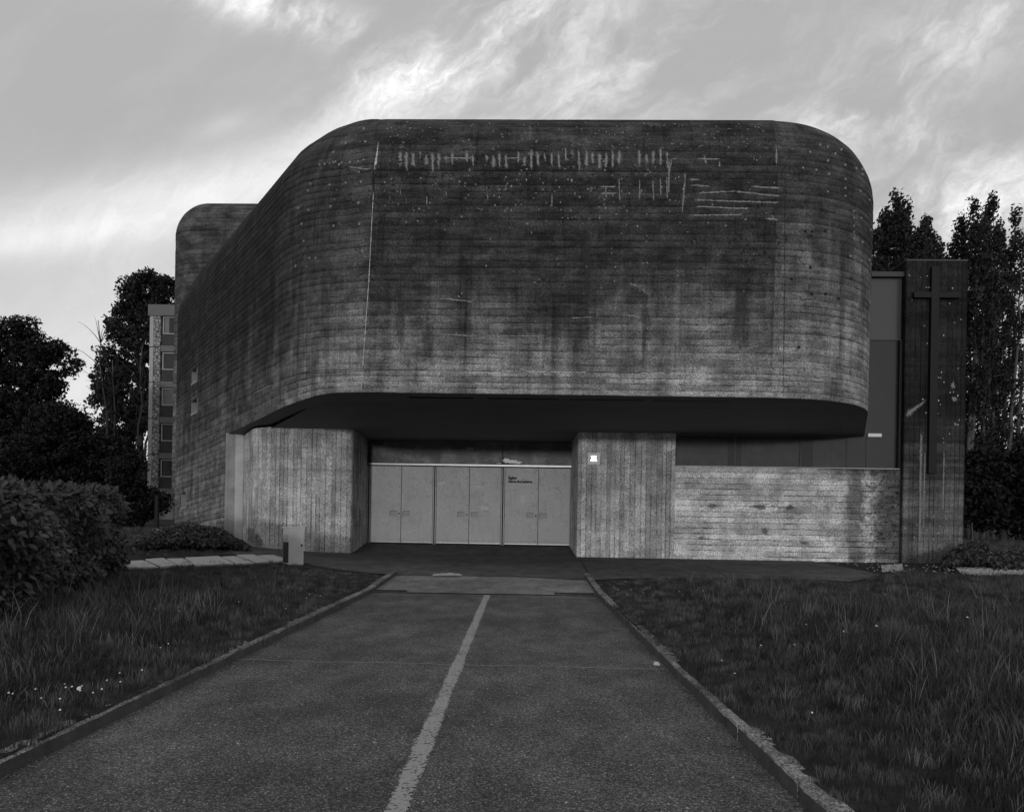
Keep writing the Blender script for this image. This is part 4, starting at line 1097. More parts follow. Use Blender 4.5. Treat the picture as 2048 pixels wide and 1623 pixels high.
# ---------------------------------------------------------------- cabinet beside the forecourt
cb = GP(592, 1129); cab = thing('service_cabinet', 'pale grey upright metal cabinet standing on the lawn edge beside the forecourt', 'cabinet', cb)
ca_ = math.radians(32)
def cbx(s, d, z): return Vector((cb.x + s * math.cos(ca_) - d * math.sin(ca_) * 1, cb.y + s * math.sin(ca_) * 1 + d * math.cos(ca_), cb.z + z))
def cabf(s, d, z):     # turned so that the left side shows
    c_, s_ = math.cos(-0.14), math.sin(-0.14); return Vector((cb.x + s * c_ + d * s_ * -1, cb.y + s * s_ + d * c_, cb.z + z))
ca2 = 0.52
def cabf(s, d, z):
    c_, s_ = math.cos(ca2), math.sin(ca2); return Vector((cb.x + s * c_ - d * s_, cb.y + s * s_ + d * c_, cb.z + z))
def cabf(s, d, z): # front along +x, side swung toward the left of the view
    return Vector((cb.x + s - d * 0.82, cb.y + s * 0.02 + d * 0.62, cb.z + z))
m_ = MB(); m_.box(-.155, .165, 0, .22, -.03, .80, cabf); m_.build('housing', M['grey_box'], cab, bevel=.008)
m_ = MB(); m_.box(-.17, .18, -.015, .235, .801, .835, cabf); m_.build('lid', M['grey_box'], cab, bevel=.006)
m_ = MB(); m_.box(-.162, -.156, .02, .20, .04, .50, cabf); m_.build('side_grille', M['dark_box'], cab)
m_ = MB(); m_.box(-.20, -.157, .05, .17, .55, .68, cabf); m_.build('side_box', M['bld_frame'], cab, bevel=.01)
m_ = MB(); m_.box(.10, .13, -.006, -.0005, .40, .46, cabf); m_.build('lock', M['print'], cab)

# ---------------------------------------------------------------- apartment block far left
DB = 60.0
ab = thing('apartment_block', 'five-storey apartment block with pebble-faced corner strip between the church and poplar', 'apartment building', (PT(380, 1020, DB).x, DB, G(-25, DB)))
bx = lambda s, d, z: Vector((s, d, z))
X0 = PT(297, 800, DB).x; X1 = PT(320, 800, DB).x; X2 = X1 + 9.0; ZT = PT(300, 609, DB).z
m_ = MB(); m_.box(X0 + .05, X2, DB + .35, DB + 10, 0, ZT - .1, bx); m_.build('walls', M['bld_wall'], ab)
m_ = MB(); m_.box(X0 - .1, X2, DB - .1, DB + 10.1, ZT - .85 + .02, ZT, bx); m_.build('roof_parapet', M['bld_wall'], ab)
ly = [627, 693, 764, 836, 908, 979, 997]
for y0, y1 in zip(ly[:-1], ly[1:]):
    z1 = PT(300, y0, DB).z; z0 = PT(300, y1, DB).z
    m_ = MB(); m_.box(X0, X0 + .28, DB + .02, DB + .3, z0 + .03, z1 - .03, bx); m_.build('corner_panel', M['bld_frame'], ab)
    m_ = MB(); m_.box(X0 + .31, X1 - .05, DB, DB + .3, z0 + .03, z1 - .03, bx); m_.build('facing_panel', M['bld_panel'], ab)
for fl in range(5):
    zt = PT(300, 632 + fl * 71.5, DB).z; zm = zt - 1.30; zb = zt - 2.12
    for k in range(3):
        xa = X1 + .08 + k * 2.9; xb = xa + 2.7
        w_ = None
        m_ = MB(); e = .07
        m_.box(xa, xb, DB + .12, DB + .2, zt - e, zt, bx); m_.box(xa, xb, DB + .12, DB + .2, zm, zm + e, bx); m_.box(xa, xa + e, DB + .12, DB + .2, zm + e, zt - e, bx); m_.box(xb - e, xb, DB + .12, DB + .2, zm + e, zt - e, bx)
        m_.box((xa + xb) / 2 + .3, (xa + xb) / 2 + .36, DB + .12, DB + .2, zm + e, zt - e, bx)
        w_ = m_.build('window', M['bld_frame'], ab)
        m_ = MB(); m_.box(xa + e, xb - e, DB + .21, DB + .3, zm + e, zt - e, bx); m_.build('pane', M['bld_pane'] if fl in (0, 4) else M['bld_curtain'] if fl == 2 else M['bld_spandrel'], w_)
        if fl in (0, 1, 3):
            m_ = MB(); c0 = xa + e + (0.02 if fl == 0 else .95); m_.box(c0, c0 + (.35 if fl == 0 else .22), DB + .2, DB + .208, zm + e, zt - e, bx); m_.build('curtain', M['bld_curtain'], w_)
        m_ = MB(); m_.box(xa, xb, DB + .16, DB + .3, zb, zm - .02, bx); m_.build('spandrel', M['bld_spandrel'], ab)
    m_ = MB(); m_.box(X1 - .03, X2, DB + .04, DB + .3, zb - .50, zb - .05, bx); m_.build('floor_band', M['bld_wall'], ab)

# ---------------------------------------------------------------- foliage
def leafcloud(cents, rads, per, size, flat=0.5, dirbias=None):
    """diamond leaves spread in clumps; returns verts (4n,3), quads"""
    cents = np.asarray(cents, float); rads = np.asarray(rads, float); n = len(cents) * per
    c = np.repeat(cents, per, 0); r = np.repeat(rads, per, 0)
    d = rng.normal(size=(n, 3)); d /= np.linalg.norm(d, axis=1)[:, None]
    p = c + d * (rng.random((n, 1)) ** 0.45) * (r if r.ndim == 2 else r[:, None])
    t = rng.normal(size=(n, 3)); t /= np.linalg.norm(t, axis=1)[:, None]
    if dirbias is not None: t = t * 0.8 + np.asarray(dirbias); t /= np.linalg.norm(t, axis=1)[:, None]
    q = rng.normal(size=(n, 3)); s = np.cross(t, q); s /= np.linalg.norm(s, axis=1)[:, None]
    sz = size * rng.uniform(0.6, 1.3, (n, 1))
    V = np.stack([p - t * sz, p + s * sz * flat, p + t * sz, p - s * sz * flat], 1).reshape(-1, 3)
    Q = np.arange(4 * n).reshape(-1, 4); sh = np.repeat(rng.random(len(cents)) * 0.7, per) + rng.random(n) * 0.3
    return V, Q, np.repeat(sh, 4)
def limb_pts(a_, b_, n=7, wob=0.05):
    a_, b_ = Vector(a_), Vector(b_); L = (b_ - a_).length
    return [a_.lerp(b_, i / (n - 1)) + (Vector((random.gauss(0, 1), random.gauss(0, 1), random.gauss(0, .4))) * wob * L * (0 if i in (0,) else 1) * .5) + Vector((0, 0, 0.10 * L * math.sin(PI * i / (n - 1)))) for i in range(n)]
def tree(name, label, base, blobs, clumps, cr_, per, leaf, lmat, tmat, trunk_r=0.35, cat='tree', group=None, stems=None, hollow=0.35, cut=None):
    t = thing(name, label, cat, base, group); bz = Vector(base)
    m_ = MB(); top = max(b_[2] + b_[5] * .6 for b_ in blobs); tx = sum(b_[0] for b_ in blobs) / len(blobs)
    if stems is None:
        n = 9; tp = [Vector((bz.x + (tx - bz.x) * (i / n) ** 1.5 + random.gauss(0, .08), bz.y + random.gauss(0, .08), bz.z - .1 + (top - bz.z) * i / n)) for i in range(n + 1)]
        m_.tube(tp, [trunk_r * (1 - .9 * i / n) for i in range(n + 1)], 8)
        for b_ in blobs:
            c_ = Vector(b_[:3]); k = min(n - 1, max(2, int(n * (c_.z - b_[5] - bz.z) / (top - bz.z))))
            m_.tube(limb_pts(tp[k], c_), [trunk_r * .35 * (1 - .12 * i) for i in range(7)], 5)
            for _ in range(3):
                e_ = c_ + Vector((random.uniform(-1, 1) * b_[3], random.uniform(-1, 1) * b_[4], random.uniform(-.2, 1) * b_[5])) * .8
                m_.tube(limb_pts(c_.lerp(tp[k], .3), e_, 5), [trunk_r * .15 * (1 - .2 * i) for i in range(5)], 4)
    else:
        for st_ in stems: m_.tube(st_[0], st_[1], 5)
    m_.build('trunk', tmat, t, smooth=True)
    cs, rs = [], []; vol = [b_[3] * b_[5] for b_ in blobs]; tot = sum(vol)
    for b_, v_ in zip(blobs, vol):
        for _ in range(max(3, int(clumps * v_ / tot))):
            d = Vector((random.gauss(0, 1), random.gauss(0, 1), random.gauss(0, 1))).normalized() * (hollow + (1 - hollow) * random.random() ** .6)
            cs.append((b_[0] + d.x * b_[3], b_[1] + d.y * b_[4], b_[2] + d.z * b_[5])); k = random.uniform(.5, 1.3) * cr_; rs.append((k * 1.2, k * 1.2, k * .75))
    V, Q, sh = leafcloud(cs, rs, per, leaf)
    npmesh('crown', V, Q, lmat, t, attr=sh)
    return t
def B(px, py, D, rx, rz, ry=None):      # crown lobe given at a distance, radii in metres
    p = PT(px, py, D); return (p.x, p.y, p.z, rx, ry or rx, rz)
def mpx(D): return D / F
# broad tree at the far left
D = 44; k = D / F
bl = [B(30, 680, D, 55 * k, 50 * k), B(-60, 720, D, 80 * k, 80 * k), B(80, 740, D, 50 * k, 45 * k), B(20, 790, D, 90 * k, 60 * k), B(125, 705, D, 22 * k, 12 * k), B(138, 728, D, 20 * k, 9 * k), B(105, 690, D, 20 * k, 14 * k),
      B(95, 770, D, 30 * k, 30 * k), B(60, 850, D, 110 * k, 70 * k), B(-80, 850, D, 110 * k, 100 * k), B(120, 850, D, 55 * k, 35 * k)]
tree('broad_tree', 'broad dark leafy tree at the left edge, rising over the hedge', (PT(20, 1000, D).x, D, .3), bl, 900, 0.50, 70, 0.115, M['leaf_tree'], M['trunk'], .4)
D = 38; k = D / F
tree('bushy_tree', 'low dark bushy tree behind the hedge, left of the poplar', (PT(170, 1000, D).x, D, .3), [B(120, 880, D, 60 * k, 75 * k), B(165, 905, D, 40 * k, 40 * k), B(90, 930, D, 120 * k, 70 * k), B(215, 930, D, 60 * k, 70 * k)], 600, 0.45, 70, 0.10, M['leaf_bush'], M['trunk'], .25)
D = 33; k = D / F
tree('shrub', 'dark shrub in front of the apartment block foot', (PT(275, 1030, D).x, D, .4), [B(280, 1000, D, 34 * k, 45 * k), B(250, 960, D, 30 * k, 60 * k), B(232, 1010, D, 40 * k, 50 * k), B(322, 1005, D, 16 * k, 20 * k)], 260, 0.36, 60, 0.08, M['leaf_bush'], M['trunk'], .08, 'shrub')
# tall tree behind the apartment block
D = 78; k = D / F
bl = [B(300, 590, D, 45 * k, 48 * k), B(262, 600, D, 30 * k, 45 * k), B(335, 600, D, 35 * k, 50 * k), B(250, 660, D, 35 * k, 50 * k), B(300, 680, D, 60 * k, 60 * k), B(225, 730, D, 32 * k, 40 * k), B(262, 780, D, 58 * k, 60 * k),
      B(212, 780, D, 32 * k, 42 * k), B(240, 850, D, 50 * k, 40 * k), B(320, 820, D, 60 * k, 60 * k), B(225, 900, D, 50 * k, 40 * k), B(290, 540 + 18, D, 22 * k, 18 * k)]
tree('tall_tree', 'tall tree with loose dark crown behind the apartment block', (PT(280, 1000, D).x, D, .4), bl, 860, 0.66, 50, 0.19, M['leaf_poplar'], M['trunk'], .45)
# slim bare saplings in front of it
for k_, (xb, xt, yt, sd) in enumerate(((236, 196, 640, 1), (240, 228, 720, 2), (272, 282, 690, 3))):
    D = 55; rr = random.Random(sd); m_ = MB(); b0 = PT(xb, 985, D); b0.z = .3; tp = PT(xt, yt, D)
    pts = [b0.lerp(tp, i / 9) + Vector((rr.gauss(0, .12), 0, 0)) for i in range(10)]
    m_.tube(pts, [.10 * (1 - .085 * i) for i in range(10)], 6)
    t = thing('bare_sapling', ['slim bare sapling leaning left before the tall tree', 'slim bare sapling standing upright between two others before the tall tree', 'slim bare sapling nearest to the apartment block'][k_], 'tree', b0, 'bare saplings before the tall tree')
    m_.build('trunk', M['trunk_pale'], t, True); m_ = MB()
    for _ in range(26):
        i = rr.randint(3, 8); a_ = pts[i]; e_ = a_ + Vector((rr.gauss(0, .9), rr.gauss(0, .5), rr.uniform(.6, 2.2))); m_.tube(limb_pts(a_, e_, 5, .03), [.028, .024, .018, .012, .006], 4)
    m_.build('branch', M['trunk'], t, True)
# wind-combed poplars on the right: many stems, plumes of leaves
def plume_tree(name, label, D, stems, dens=1.0, bottom=None, group=None, xb=None, leafy=1.0):
    k = D / F; base = PT(xb, 1040, D); base.z = .3; t = thing(name, label, 'tree', base, group); m_ = MB(); cs, rs = [], []
    for (x0, x1, yt, w) in stems:
        yt += 22
        b0 = PT(x0, 1040, D + random.uniform(-2, 2)); b0.z = .3; tp = PT(x1, yt, b0.y)
        n = 16; bend = random.uniform(-.2, .5); pts = [b0.lerp(tp, i / n) + Vector((bend * math.sin(PI * i / n) + random.gauss(0, .05), 0, 0)) for i in range(n + 1)]
        m_.tube(pts, [.17 * (1 - .055 * i) for i in range(n + 1)], 5)
        for i in range(4, n + 1):
            f = i / n; ww = w * k * (1.0 if f < .8 else max(.25, 1 - (f - .8) * 4.2))
            for _ in range(int(5 * dens)):
                if f < .55 and random.random() < .25: continue
                a_ = pts[i]; g_ = Vector((random.gauss(.25, 1) * ww, random.gauss(0, 1) * ww, random.uniform(-.6, .9)))
                cs.append(a_ + g_); q = random.uniform(.28, .6); rs.append((q * .75, q * .75, q * 1.6))
                if random.random() < .4: m_.tube([a_, a_.lerp(a_ + g_, .5) + Vector((0, 0, .1)), a_ + g_ + Vector((0, 0, .3))], [.035, .02, .008], 4)
    m_.build('trunk', M['trunk_pale'], t, True)
    V, Q, sh = leafcloud([tuple(c) for c in cs], rs, int(44 * leafy), 0.125, 0.5, (0.55, 0, 0.75)); npmesh('crown', V, Q, M['leaf_poplar'], t, attr=sh)
    return t
D = 48
plume_tree('poplar', 'dark poplar with slanting tufted top just right of the church shell', D, [(1755, 1765, 452, 16), (1775, 1792, 404, 14), (1785, 1770, 430, 18), (1800, 1815, 440, 16), (1810, 1852, 452, 12), (1825, 1862, 478, 14), (1790, 1806, 412, 12), (1740, 1748, 470, 18), (1840, 1872, 500, 12), (1815, 1838, 466, 16)], 2.2, xb=1800, group='poplars right of the church')
plume_tree('poplar', 'tall wind-combed poplar with slim pale stems behind the cross pylon', D + 2, [(1905, 1888, 500, 12), (1915, 1925, 436, 14), (1925, 1947, 416, 14), (1935, 1930, 470, 16), (1945, 1985, 402, 14), (1930, 1960, 440, 16), (1910, 1905, 480, 14), (1950, 1975, 430, 14)], 1.5, xb=1930, group='poplars right of the church')
plume_tree('poplar', 'wind-combed poplar with open see-through stems at the right edge', D + 4, [(1965, 2000, 450, 14), (1985, 2030, 430, 14), (2000, 2045, 470, 16), (1990, 2010, 500, 14), (2020, 2075, 440, 16), (2050, 2090, 470, 20), (1975, 1998, 560, 12), (2080, 2120, 430, 20), (1955, 1972, 455, 14), (2005, 2030, 445, 14)], 0.85, xb=1995, group='poplars right of the church')
D = 42; k = D / F
tree('thicket', 'dense black thicket at the foot of the poplars on the right', (PT(2000, 1080, D).x, D, .3), [B(1960, 1000, D, 45 * k, 70 * k), B(2040, 1010, D, 60 * k, 70 * k), B(2100, 960, D, 60 * k, 80 * k), B(1900, 1000, D, 50 * k, 60 * k), B(1985, 930, D, 40 * k, 40 * k), B(2050, 930, D, 40 * k, 50 * k)], 520, .5, 44, .15, M['leaf_bush'], M['trunk'], .2, 'shrub')
# far wood closing the horizon, both sides
def wood(name, x0, x1, D, h, n):
    cs, rs = [], []
    for _ in range(n):
        px = random.uniform(x0, x1); z = random.random(); cs.append((((px - CX) / F) * D, D + random.uniform(-2, 2), .2 + z * h * random.uniform(.7, 1.1))); q = random.uniform(.6, 1.2); rs.append((q, q, q))
    V, Q, sh = leafcloud(cs, rs, 30, .26); o = npmesh(name, V, Q, M['leaf_bush'], None, attr=sh); kind(o, 'stuff'); return o
tag(wood('far_wood', -150, 470, 95, 8, 900), 'dark far wood closing the view between the left trees', 'wood'); tag(wood('far_wood', 1700, 2250, 85, 6, 700), 'dark far wood behind the poplars on the right', 'wood')

# ---- clipped laurel hedge, near left: leaves that show largest are single parts
hb = Vector((-7.0, 11, G(-7, 11))); hedge = thing('laurel_hedge', 'thick dark hedge of large glossy leaves along the left lawn', 'hedge', hb)
def hface(y): return np.interp(y, [6.6, 7.6, 10, 12, 14, 15.2, 15.6], [-5.2, -4.98, -5.65, -6.30, -7.0, -7.55, -8.2])
def htop(y): return np.interp(y, [7.5, 8.3, 11, 15], [1.36, 1.40, 1.46, 1.56])
n = 30000; P_ = []; 
while len(P_) < n:
    m = 4000; y = rng.uniform(6.8, 15.4, m); fx_ = hface(y); tp = htop(y)
    which = rng.random(m)
    x = np.where(which < .56, fx_ - np.abs(rng.normal(0, .13, m)) + .10 * np.sin(y * 2.3), fx_ - rng.uniform(0, 2.0, m))
    z = np.where(which < .56, rng.uniform(.02, 1, m) * tp, tp - np.abs(rng.normal(0, .08, m)) + .05 * np.sin(y * 3.7 + x * 2.0))
    # the face rounds inward at the foot and the top
    f_ = which < .56; zz = z / tp
    x = np.where(f_, x - .28 * np.clip((zz - .78) / .22, 0, 1) ** 2 - .12 * np.clip((.3 - zz) / .3, 0, 1) ** 2 + .10 * np.sin(z * 6 + y * 1.7) + .08 * rng.normal(size=m), x)
    for q in zip(x, y, z + G(-7, 11)): P_.append(q)
P_ = np.array(P_[:n])
# inner dark mass
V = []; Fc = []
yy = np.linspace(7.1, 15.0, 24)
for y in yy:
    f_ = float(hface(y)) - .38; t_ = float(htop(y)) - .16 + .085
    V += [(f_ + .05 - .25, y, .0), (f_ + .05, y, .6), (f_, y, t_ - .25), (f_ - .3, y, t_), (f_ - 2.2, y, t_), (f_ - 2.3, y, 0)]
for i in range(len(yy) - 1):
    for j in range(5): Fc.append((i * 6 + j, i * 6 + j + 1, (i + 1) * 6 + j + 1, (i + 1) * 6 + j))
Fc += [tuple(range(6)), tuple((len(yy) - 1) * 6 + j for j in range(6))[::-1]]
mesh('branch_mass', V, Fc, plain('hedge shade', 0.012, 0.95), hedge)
def leafmesh():
    me = bpy.data.meshes.new('leaf'); V = []; n_ = 5
    for i in range(n_ + 1):
        t = i / n_; w = .24 * math.sin(PI * min(1, t * .93 + .05)) ** .8; z = -.30 * t * t
        V += [(-w, t, z + .05), (0, t, z), (w, t, z + .05)]
    Fc = []
    for i in range(n_):
        a_ = 3 * i; Fc += [(a_, a_ + 1, a_ + 4, a_ + 3), (a_ + 1, a_ + 2, a_ + 5, a_ + 4)]
    me.from_pydata(V, [], Fc); me.materials.append(M['leaf_one']); me.polygons.foreach_set('use_smooth', [True] * len(Fc)); me.update(); return me
LM = leafmesh(); LV = np.array([v.co[:] for v in LM.vertices]); LF = np.array([p.vertices[:] for p in LM.polygons])
# visible score: near, in frame, on the face
dist = np.linalg.norm(P_ - np.array([0, 0, CAMZ]), axis=1); pxs = CX + F * P_[:, 0] / P_[:, 1]; vis = (pxs > 4) & (pxs < 300)
order = np.argsort(np.where(vis, dist - 1.2 * (P_[:, 0] - hface(P_[:, 1])), 99))
def leaf_basis(i):
    p = P_[i]; up = max(0, min(1, (p[2] - 1.35) / .25))
    out = np.array([.75, -.35, .25 - .5 * (1 - up) + .9 * up]); t = out + rng.normal(size=3) * .65; t /= np.linalg.norm(t)
    n_ = np.array([.55, -.45, .6]) + rng.normal(size=3) * .4; s_ = np.cross(t, n_); s_ /= np.linalg.norm(s_); nn = np.cross(s_, t)
    sz = rng.choice([.05, .07, .085, .11]) * rng.uniform(.8, 1.15); return s_ * sz, t * sz, nn * sz
single = set(order[:300].tolist())
AV = np.empty((n - 300, len(LV), 3)); j = 0; shd = np.empty(n - 300)
for i in range(n):
    bx_, by_, bz_ = leaf_basis(i)
    if i in single:
        o = bpy.data.objects.new('leaf', LM); link(o, hedge)
        o.matrix_local = Matrix(((bx_[0], by_[0], bz_[0], P_[i][0] - hb.x), (bx_[1], by_[1], bz_[1], P_[i][1] - hb.y), (bx_[2], by_[2], bz_[2], P_[i][2] - hb.z), (0, 0, 0, 1)))
    else:
        AV[j] = P_[i] + LV[:, :1] * bx_ + LV[:, 1:2] * by_ + LV[:, 2:] * bz_; shd[j] = rng.random(); j += 1
FF = (LF[None] + (np.arange(n - 300) * len(LV))[:, None, None]).reshape(-1, 4)
kind(npmesh('foliage', AV.reshape(-1, 3), FF, M['leaf_hedge'], hedge, attr=np.repeat(shd, len(LV))), 'stuff')

# ---- ivy bank at the foot of the side wall
def ivy(name, label, quad, h, n, size, cat='ivy', mat=None):
    cs = []; pts = [GP(*q) for q in quad]
    for _ in range(n):
        a_, b_ = random.random(), random.random(); p = pts[0].lerp(pts[1], a_).lerp(pts[3].lerp(pts[2], a_), b_)
        hh = h * (math.sin(PI * a_) ** .5) * math.sin(PI * min(1, b_ * 1.1 + .12)) ** .6 if b_ < .8 else h * .9 * math.sin(PI * a_) ** .5
        cs.append((p.x, p.y, G(p.x, p.y) + hh * (1 - .5 * random.random() ** 2) * (1 + .2 * math.sin(p.x * 5) * math.sin(p.y * 4))))
    V, Q, sh = leafcloud(cs, [(.08, .08, .05)] * n, 3, size, .75)
    o = npmesh(name, V, Q, mat or M['leaf_ivy'], None, attr=sh); tag(o, label, cat); kind(o, 'stuff'); return o
ivy('ivy_bank', 'low bank of ivy leaves at the foot of the side wall', ((262, 1103), (500, 1103), (455, 1074), (290, 1074)), .42, 6500, .055)
ivy('ground_cover', 'heap of dark trailing plants at the foot of the cross pylon', ((1880, 1142), (2010, 1143), (1990, 1118), (1905, 1118)), .5, 4000, .05, 'plants', M['leaf_hedge'])
ivy('ground_cover', 'dark leafy weeds along the gravel beyond the lawn, far right', ((1985, 1145), (2080, 1146), (2080, 1116), (1985, 1118)), .28, 3000, .05, 'plants', M['leaf_hedge'])
# pale gravel
def patch(name, pts, mat, dz=.018):
    ps = [GP(*p) for p in pts]; V = [(p.x, p.y, G(p.x, p.y) + dz) for p in ps]
    return kind(mesh(name, V, [tuple(t) for t in tessellate_polygon([[Vector(v) for v in V]])], mat), 'structure')
def pebbles(poly, n, r, label, h=.0):
    V, Fc = [], []; g = [GP(*p) for p in poly]; pl2 = [(p.x, p.y) for p in g]; x0, x1 = min(p[0] for p in pl2), max(p[0] for p in pl2); y0, y1 = min(p[1] for p in pl2), max(p[1] for p in pl2); k = 0
    while k < n:
        x, y = random.uniform(x0, x1), random.uniform(y0, y1)
        if not inside2((x, y), pl2): 
            if random.random() > .03: continue
        b_ = len(V); q = r * random.uniform(.5, 1.4); z = G(x, y) + h * random.random(); a_ = random.uniform(0, 6)
        for i in range(5): V.append((x + q * math.cos(a_ + i * 1.257) * random.uniform(.7, 1.1), y + q * math.sin(a_ + i * 1.257) * random.uniform(.7, 1.1), z + .02))
        V.append((x, y, z + .02 + q * .7)); Fc += [(b_ + i, b_ + (i + 1) % 5, b_ + 5) for i in range(5)]; k += 1
    o = mesh('gravel', V, Fc, M['gravel']); tag(o, label, 'gravel'); kind(o, 'stuff')
def inside2(pt, poly):
    x, y = pt; c_ = False; j = len(poly) - 1
    for i in range(len(poly)):
        xi, yi = poly[i]; xj, yj = poly[j]
        if (yi > y) != (yj > y) and x < (xj - xi) * (y - yi) / (yj - yi) + xi: c_ = not c_
        j = i
    return c_
pebbles([(1762, 1134), (1802, 1131), (1806, 1140), (1790, 1146), (1764, 1147)], 500, .022, 'pale loose gravel at the corner of the forecourt by the pylon', .05)
pebbles([(1912, 1140), (2048, 1138), (2110, 1138), (2110, 1152), (2048, 1152), (1960, 1153), (1920, 1149)], 2400, .024, 'pale gravel strip beyond the right lawn', .06)
pebbles([(862, 1153), (880, 1150.5), (905, 1150), (926, 1152.5), (918, 1154.2), (870, 1154)], 260, .016, 'small spill of pale grit at the top of the ramp', .03)
# loose stone by the right kerb, timber post
m_ = MB(); p = Vector((1.30, 7.45, 0)); st_o = GP(1313, 1326)
u_, v_ = uv(1313, 1329); Dd = -CAMZ / v_; sp = Vector((u_ * Dd, Dd, 0))
m_.hexa([sp + Vector(q) for q in ((-.025, -.02, 0), (.03, -.025, 0), (.025, .03, 0), (-.03, .02, 0), (-.018, -.012, .028), (.022, -.015, .022), (.018, .02, .026), (-.02, .014, .03))])
o = m_.build('loose_stone', M['joint'], None, origin=sp, bevel=.005); tag(o, 'small pale loose stone on the asphalt against the right kerb', 'stone')
D = 30; p = PT(313, 1062, D); m_ = MB(); g_ = G(p.x, D)
m_.tube([Vector((p.x, D, g_ - .1)), Vector((p.x, D, g_ + .7)), Vector((p.x, D, g_ + 1.25))], [.09, .085, .08], 8); o = m_.build('wooden_post', M['cross'], None, origin=(p.x, D, g_)); tag(o, 'dark thick post standing by the path left of the church', 'post')
# young tree stake beyond the pylon
p = GP(1943, 1112); m_ = MB(); m_.tube([p, p + Vector((.02, 0, .5)), p + Vector((0, 0, 1.1))], [.025, .02, .015], 6); o = m_.build('stake', M['trunk_pale'], None, origin=p); tag(o, 'thin pale stake standing in grass right of the pylon', 'stake')

# ---------------------------------------------------------------- lawns: real blades, scattered
def tuft(seed, nb, h, spread, dry=False, w=.0023):
    r_ = np.random.default_rng(seed); V, Fc = [], []
    for _ in range(nb):
        a_ = r_.uniform(0, 2 * PI); rr = spread * math.sqrt(r_.random()); bx, by = rr * math.cos(a_), rr * math.sin(a_); L = h * r_.uniform(.45, 1.1)
        la = r_.uniform(0, 2 * PI); ln = r_.uniform(.05, .5) * L; fa = r_.uniform(0, 2 * PI); wx, wy = math.cos(fa) * w, math.sin(fa) * w; b_ = len(V)
        for i, t in enumerate((0, .35, .7, 1.0)):
            cx, cy, cz = bx + math.cos(la) * ln * t ** 2, by + math.sin(la) * ln * t ** 2, L * t * (1 - .15 * t * t)
            k_ = (1, .85, .55, .0)[i]
            if i < 3: V += [(cx - wx * k_, cy - wy * k_, cz), (cx + wx * k_, cy + wy * k_, cz)]
            else: V.append((cx, cy, cz))
        Fc += [(b_, b_ + 1, b_ + 3, b_ + 2), (b_ + 2, b_ + 3, b_ + 5, b_ + 4), (b_ + 4, b_ + 5, b_ + 6)]
    me = bpy.data.meshes.new('grass_tuft'); me.from_pydata(V, [], Fc); me.materials.append(M['blade_dry' if dry else 'blade']); me.update()
    return bpy.data.objects.new('grass_tuft', me)
cshort = bpy.data.collections.new('turf'); ctall = bpy.data.collections.new('tall_turf')
for s_ in range(6): cshort.objects.link(tuft(s_, 40, .10, .11))
for s_ in range(5): ctall.objects.link(tuft(20 + s_, 30, .21, .15, w=.0026))
ctall.objects.link(tuft(40, 7, .36, .10, True, .0028)); ctall.objects.link(tuft(41, 5, .42, .12, True, .0024)); cshort.objects.link(tuft(42, 10, .13, .10, True, .0025))
def gn_scatter(obj, coll, dens, smin, smax, seed, attr):
    ng = bpy.data.node_groups.new('scatter', 'GeometryNodeTree')
    ng.interface.new_socket('Geometry', in_out='INPUT', socket_type='NodeSocketGeometry'); ng.interface.new_socket('Geometry', in_out='OUTPUT', socket_type='NodeSocketGeometry')
    N = ng.nodes; Lk_ = ng.links; gi = N.new('NodeGroupInput'); go = N.new('NodeGroupOutput')
    dp = N.new('GeometryNodeDistributePointsOnFaces'); dp.inputs['Seed'].default_value = seed
    na = N.new('GeometryNodeInputNamedAttribute'); na.data_type = 'FLOAT'; na.inputs['Name'].default_value = attr
    mu = N.new('ShaderNodeMath'); mu.operation = 'MULTIPLY'; mu.inputs[1].default_value = dens; Lk_.new(na.outputs['Attribute'], mu.inputs[0]); Lk_.new(mu.outputs[0], dp.inputs['Density'])
    ci = N.new('GeometryNodeCollectionInfo'); ci.inputs['Collection'].default_value = coll; ci.inputs['Separate Children'].default_value = True; ci.inputs['Reset Children'].default_value = True
    io = N.new('GeometryNodeInstanceOnPoints'); io.inputs['Pick Instance'].default_value = True
    rv = N.new('FunctionNodeRandomValue'); rv.data_type = 'FLOAT_VECTOR'; rv.inputs['Min'].default_value = (-.15, -.15, 0); rv.inputs['Max'].default_value = (.15, .15, 6.283)
    rs = N.new('FunctionNodeRandomValue'); rs.data_type = 'FLOAT'; rs.inputs[2].default_value = smin; rs.inputs[3].default_value = smax
    hs = N.new('GeometryNodeInputNamedAttribute'); hs.data_type = 'FLOAT'; hs.inputs['Name'].default_value = 'hgt'
    m2 = N.new('ShaderNodeMath'); m2.operation = 'MULTIPLY'; Lk_.new(rs.outputs[1], m2.inputs[0]); Lk_.new(hs.outputs['Attribute'], m2.inputs[1])
    Lk_.new(gi.outputs[0], dp.inputs['Mesh']); Lk_.new(dp.outputs['Points'], io.inputs['Points']); Lk_.new(ci.outputs[0], io.inputs['Instance'])
    Lk_.new(rv.outputs['Value'], io.inputs['Rotation']); Lk_.new(m2.outputs[0], io.inputs['Scale'])
    jg = N.new('GeometryNodeJoinGeometry'); Lk_.new(io.outputs[0], jg.inputs[0]); Lk_.new(gi.outputs[0], jg.inputs[0]); Lk_.new(jg.outputs[0], go.inputs[0])
    md = obj.modifiers.new('scatter', 'NODES'); md.node_group = ng
def inside(pt, poly):
    x, y = pt; c_ = False; j = len(poly) - 1
    for i in range(len(poly)):
        xi, yi = poly[i]; xj, yj = poly[j]
        if (yi > y) != (yj > y) and x < (xj - xi) * (y - yi) / (yj - yi) + xi: c_ = not c_
        j = i
    return c_
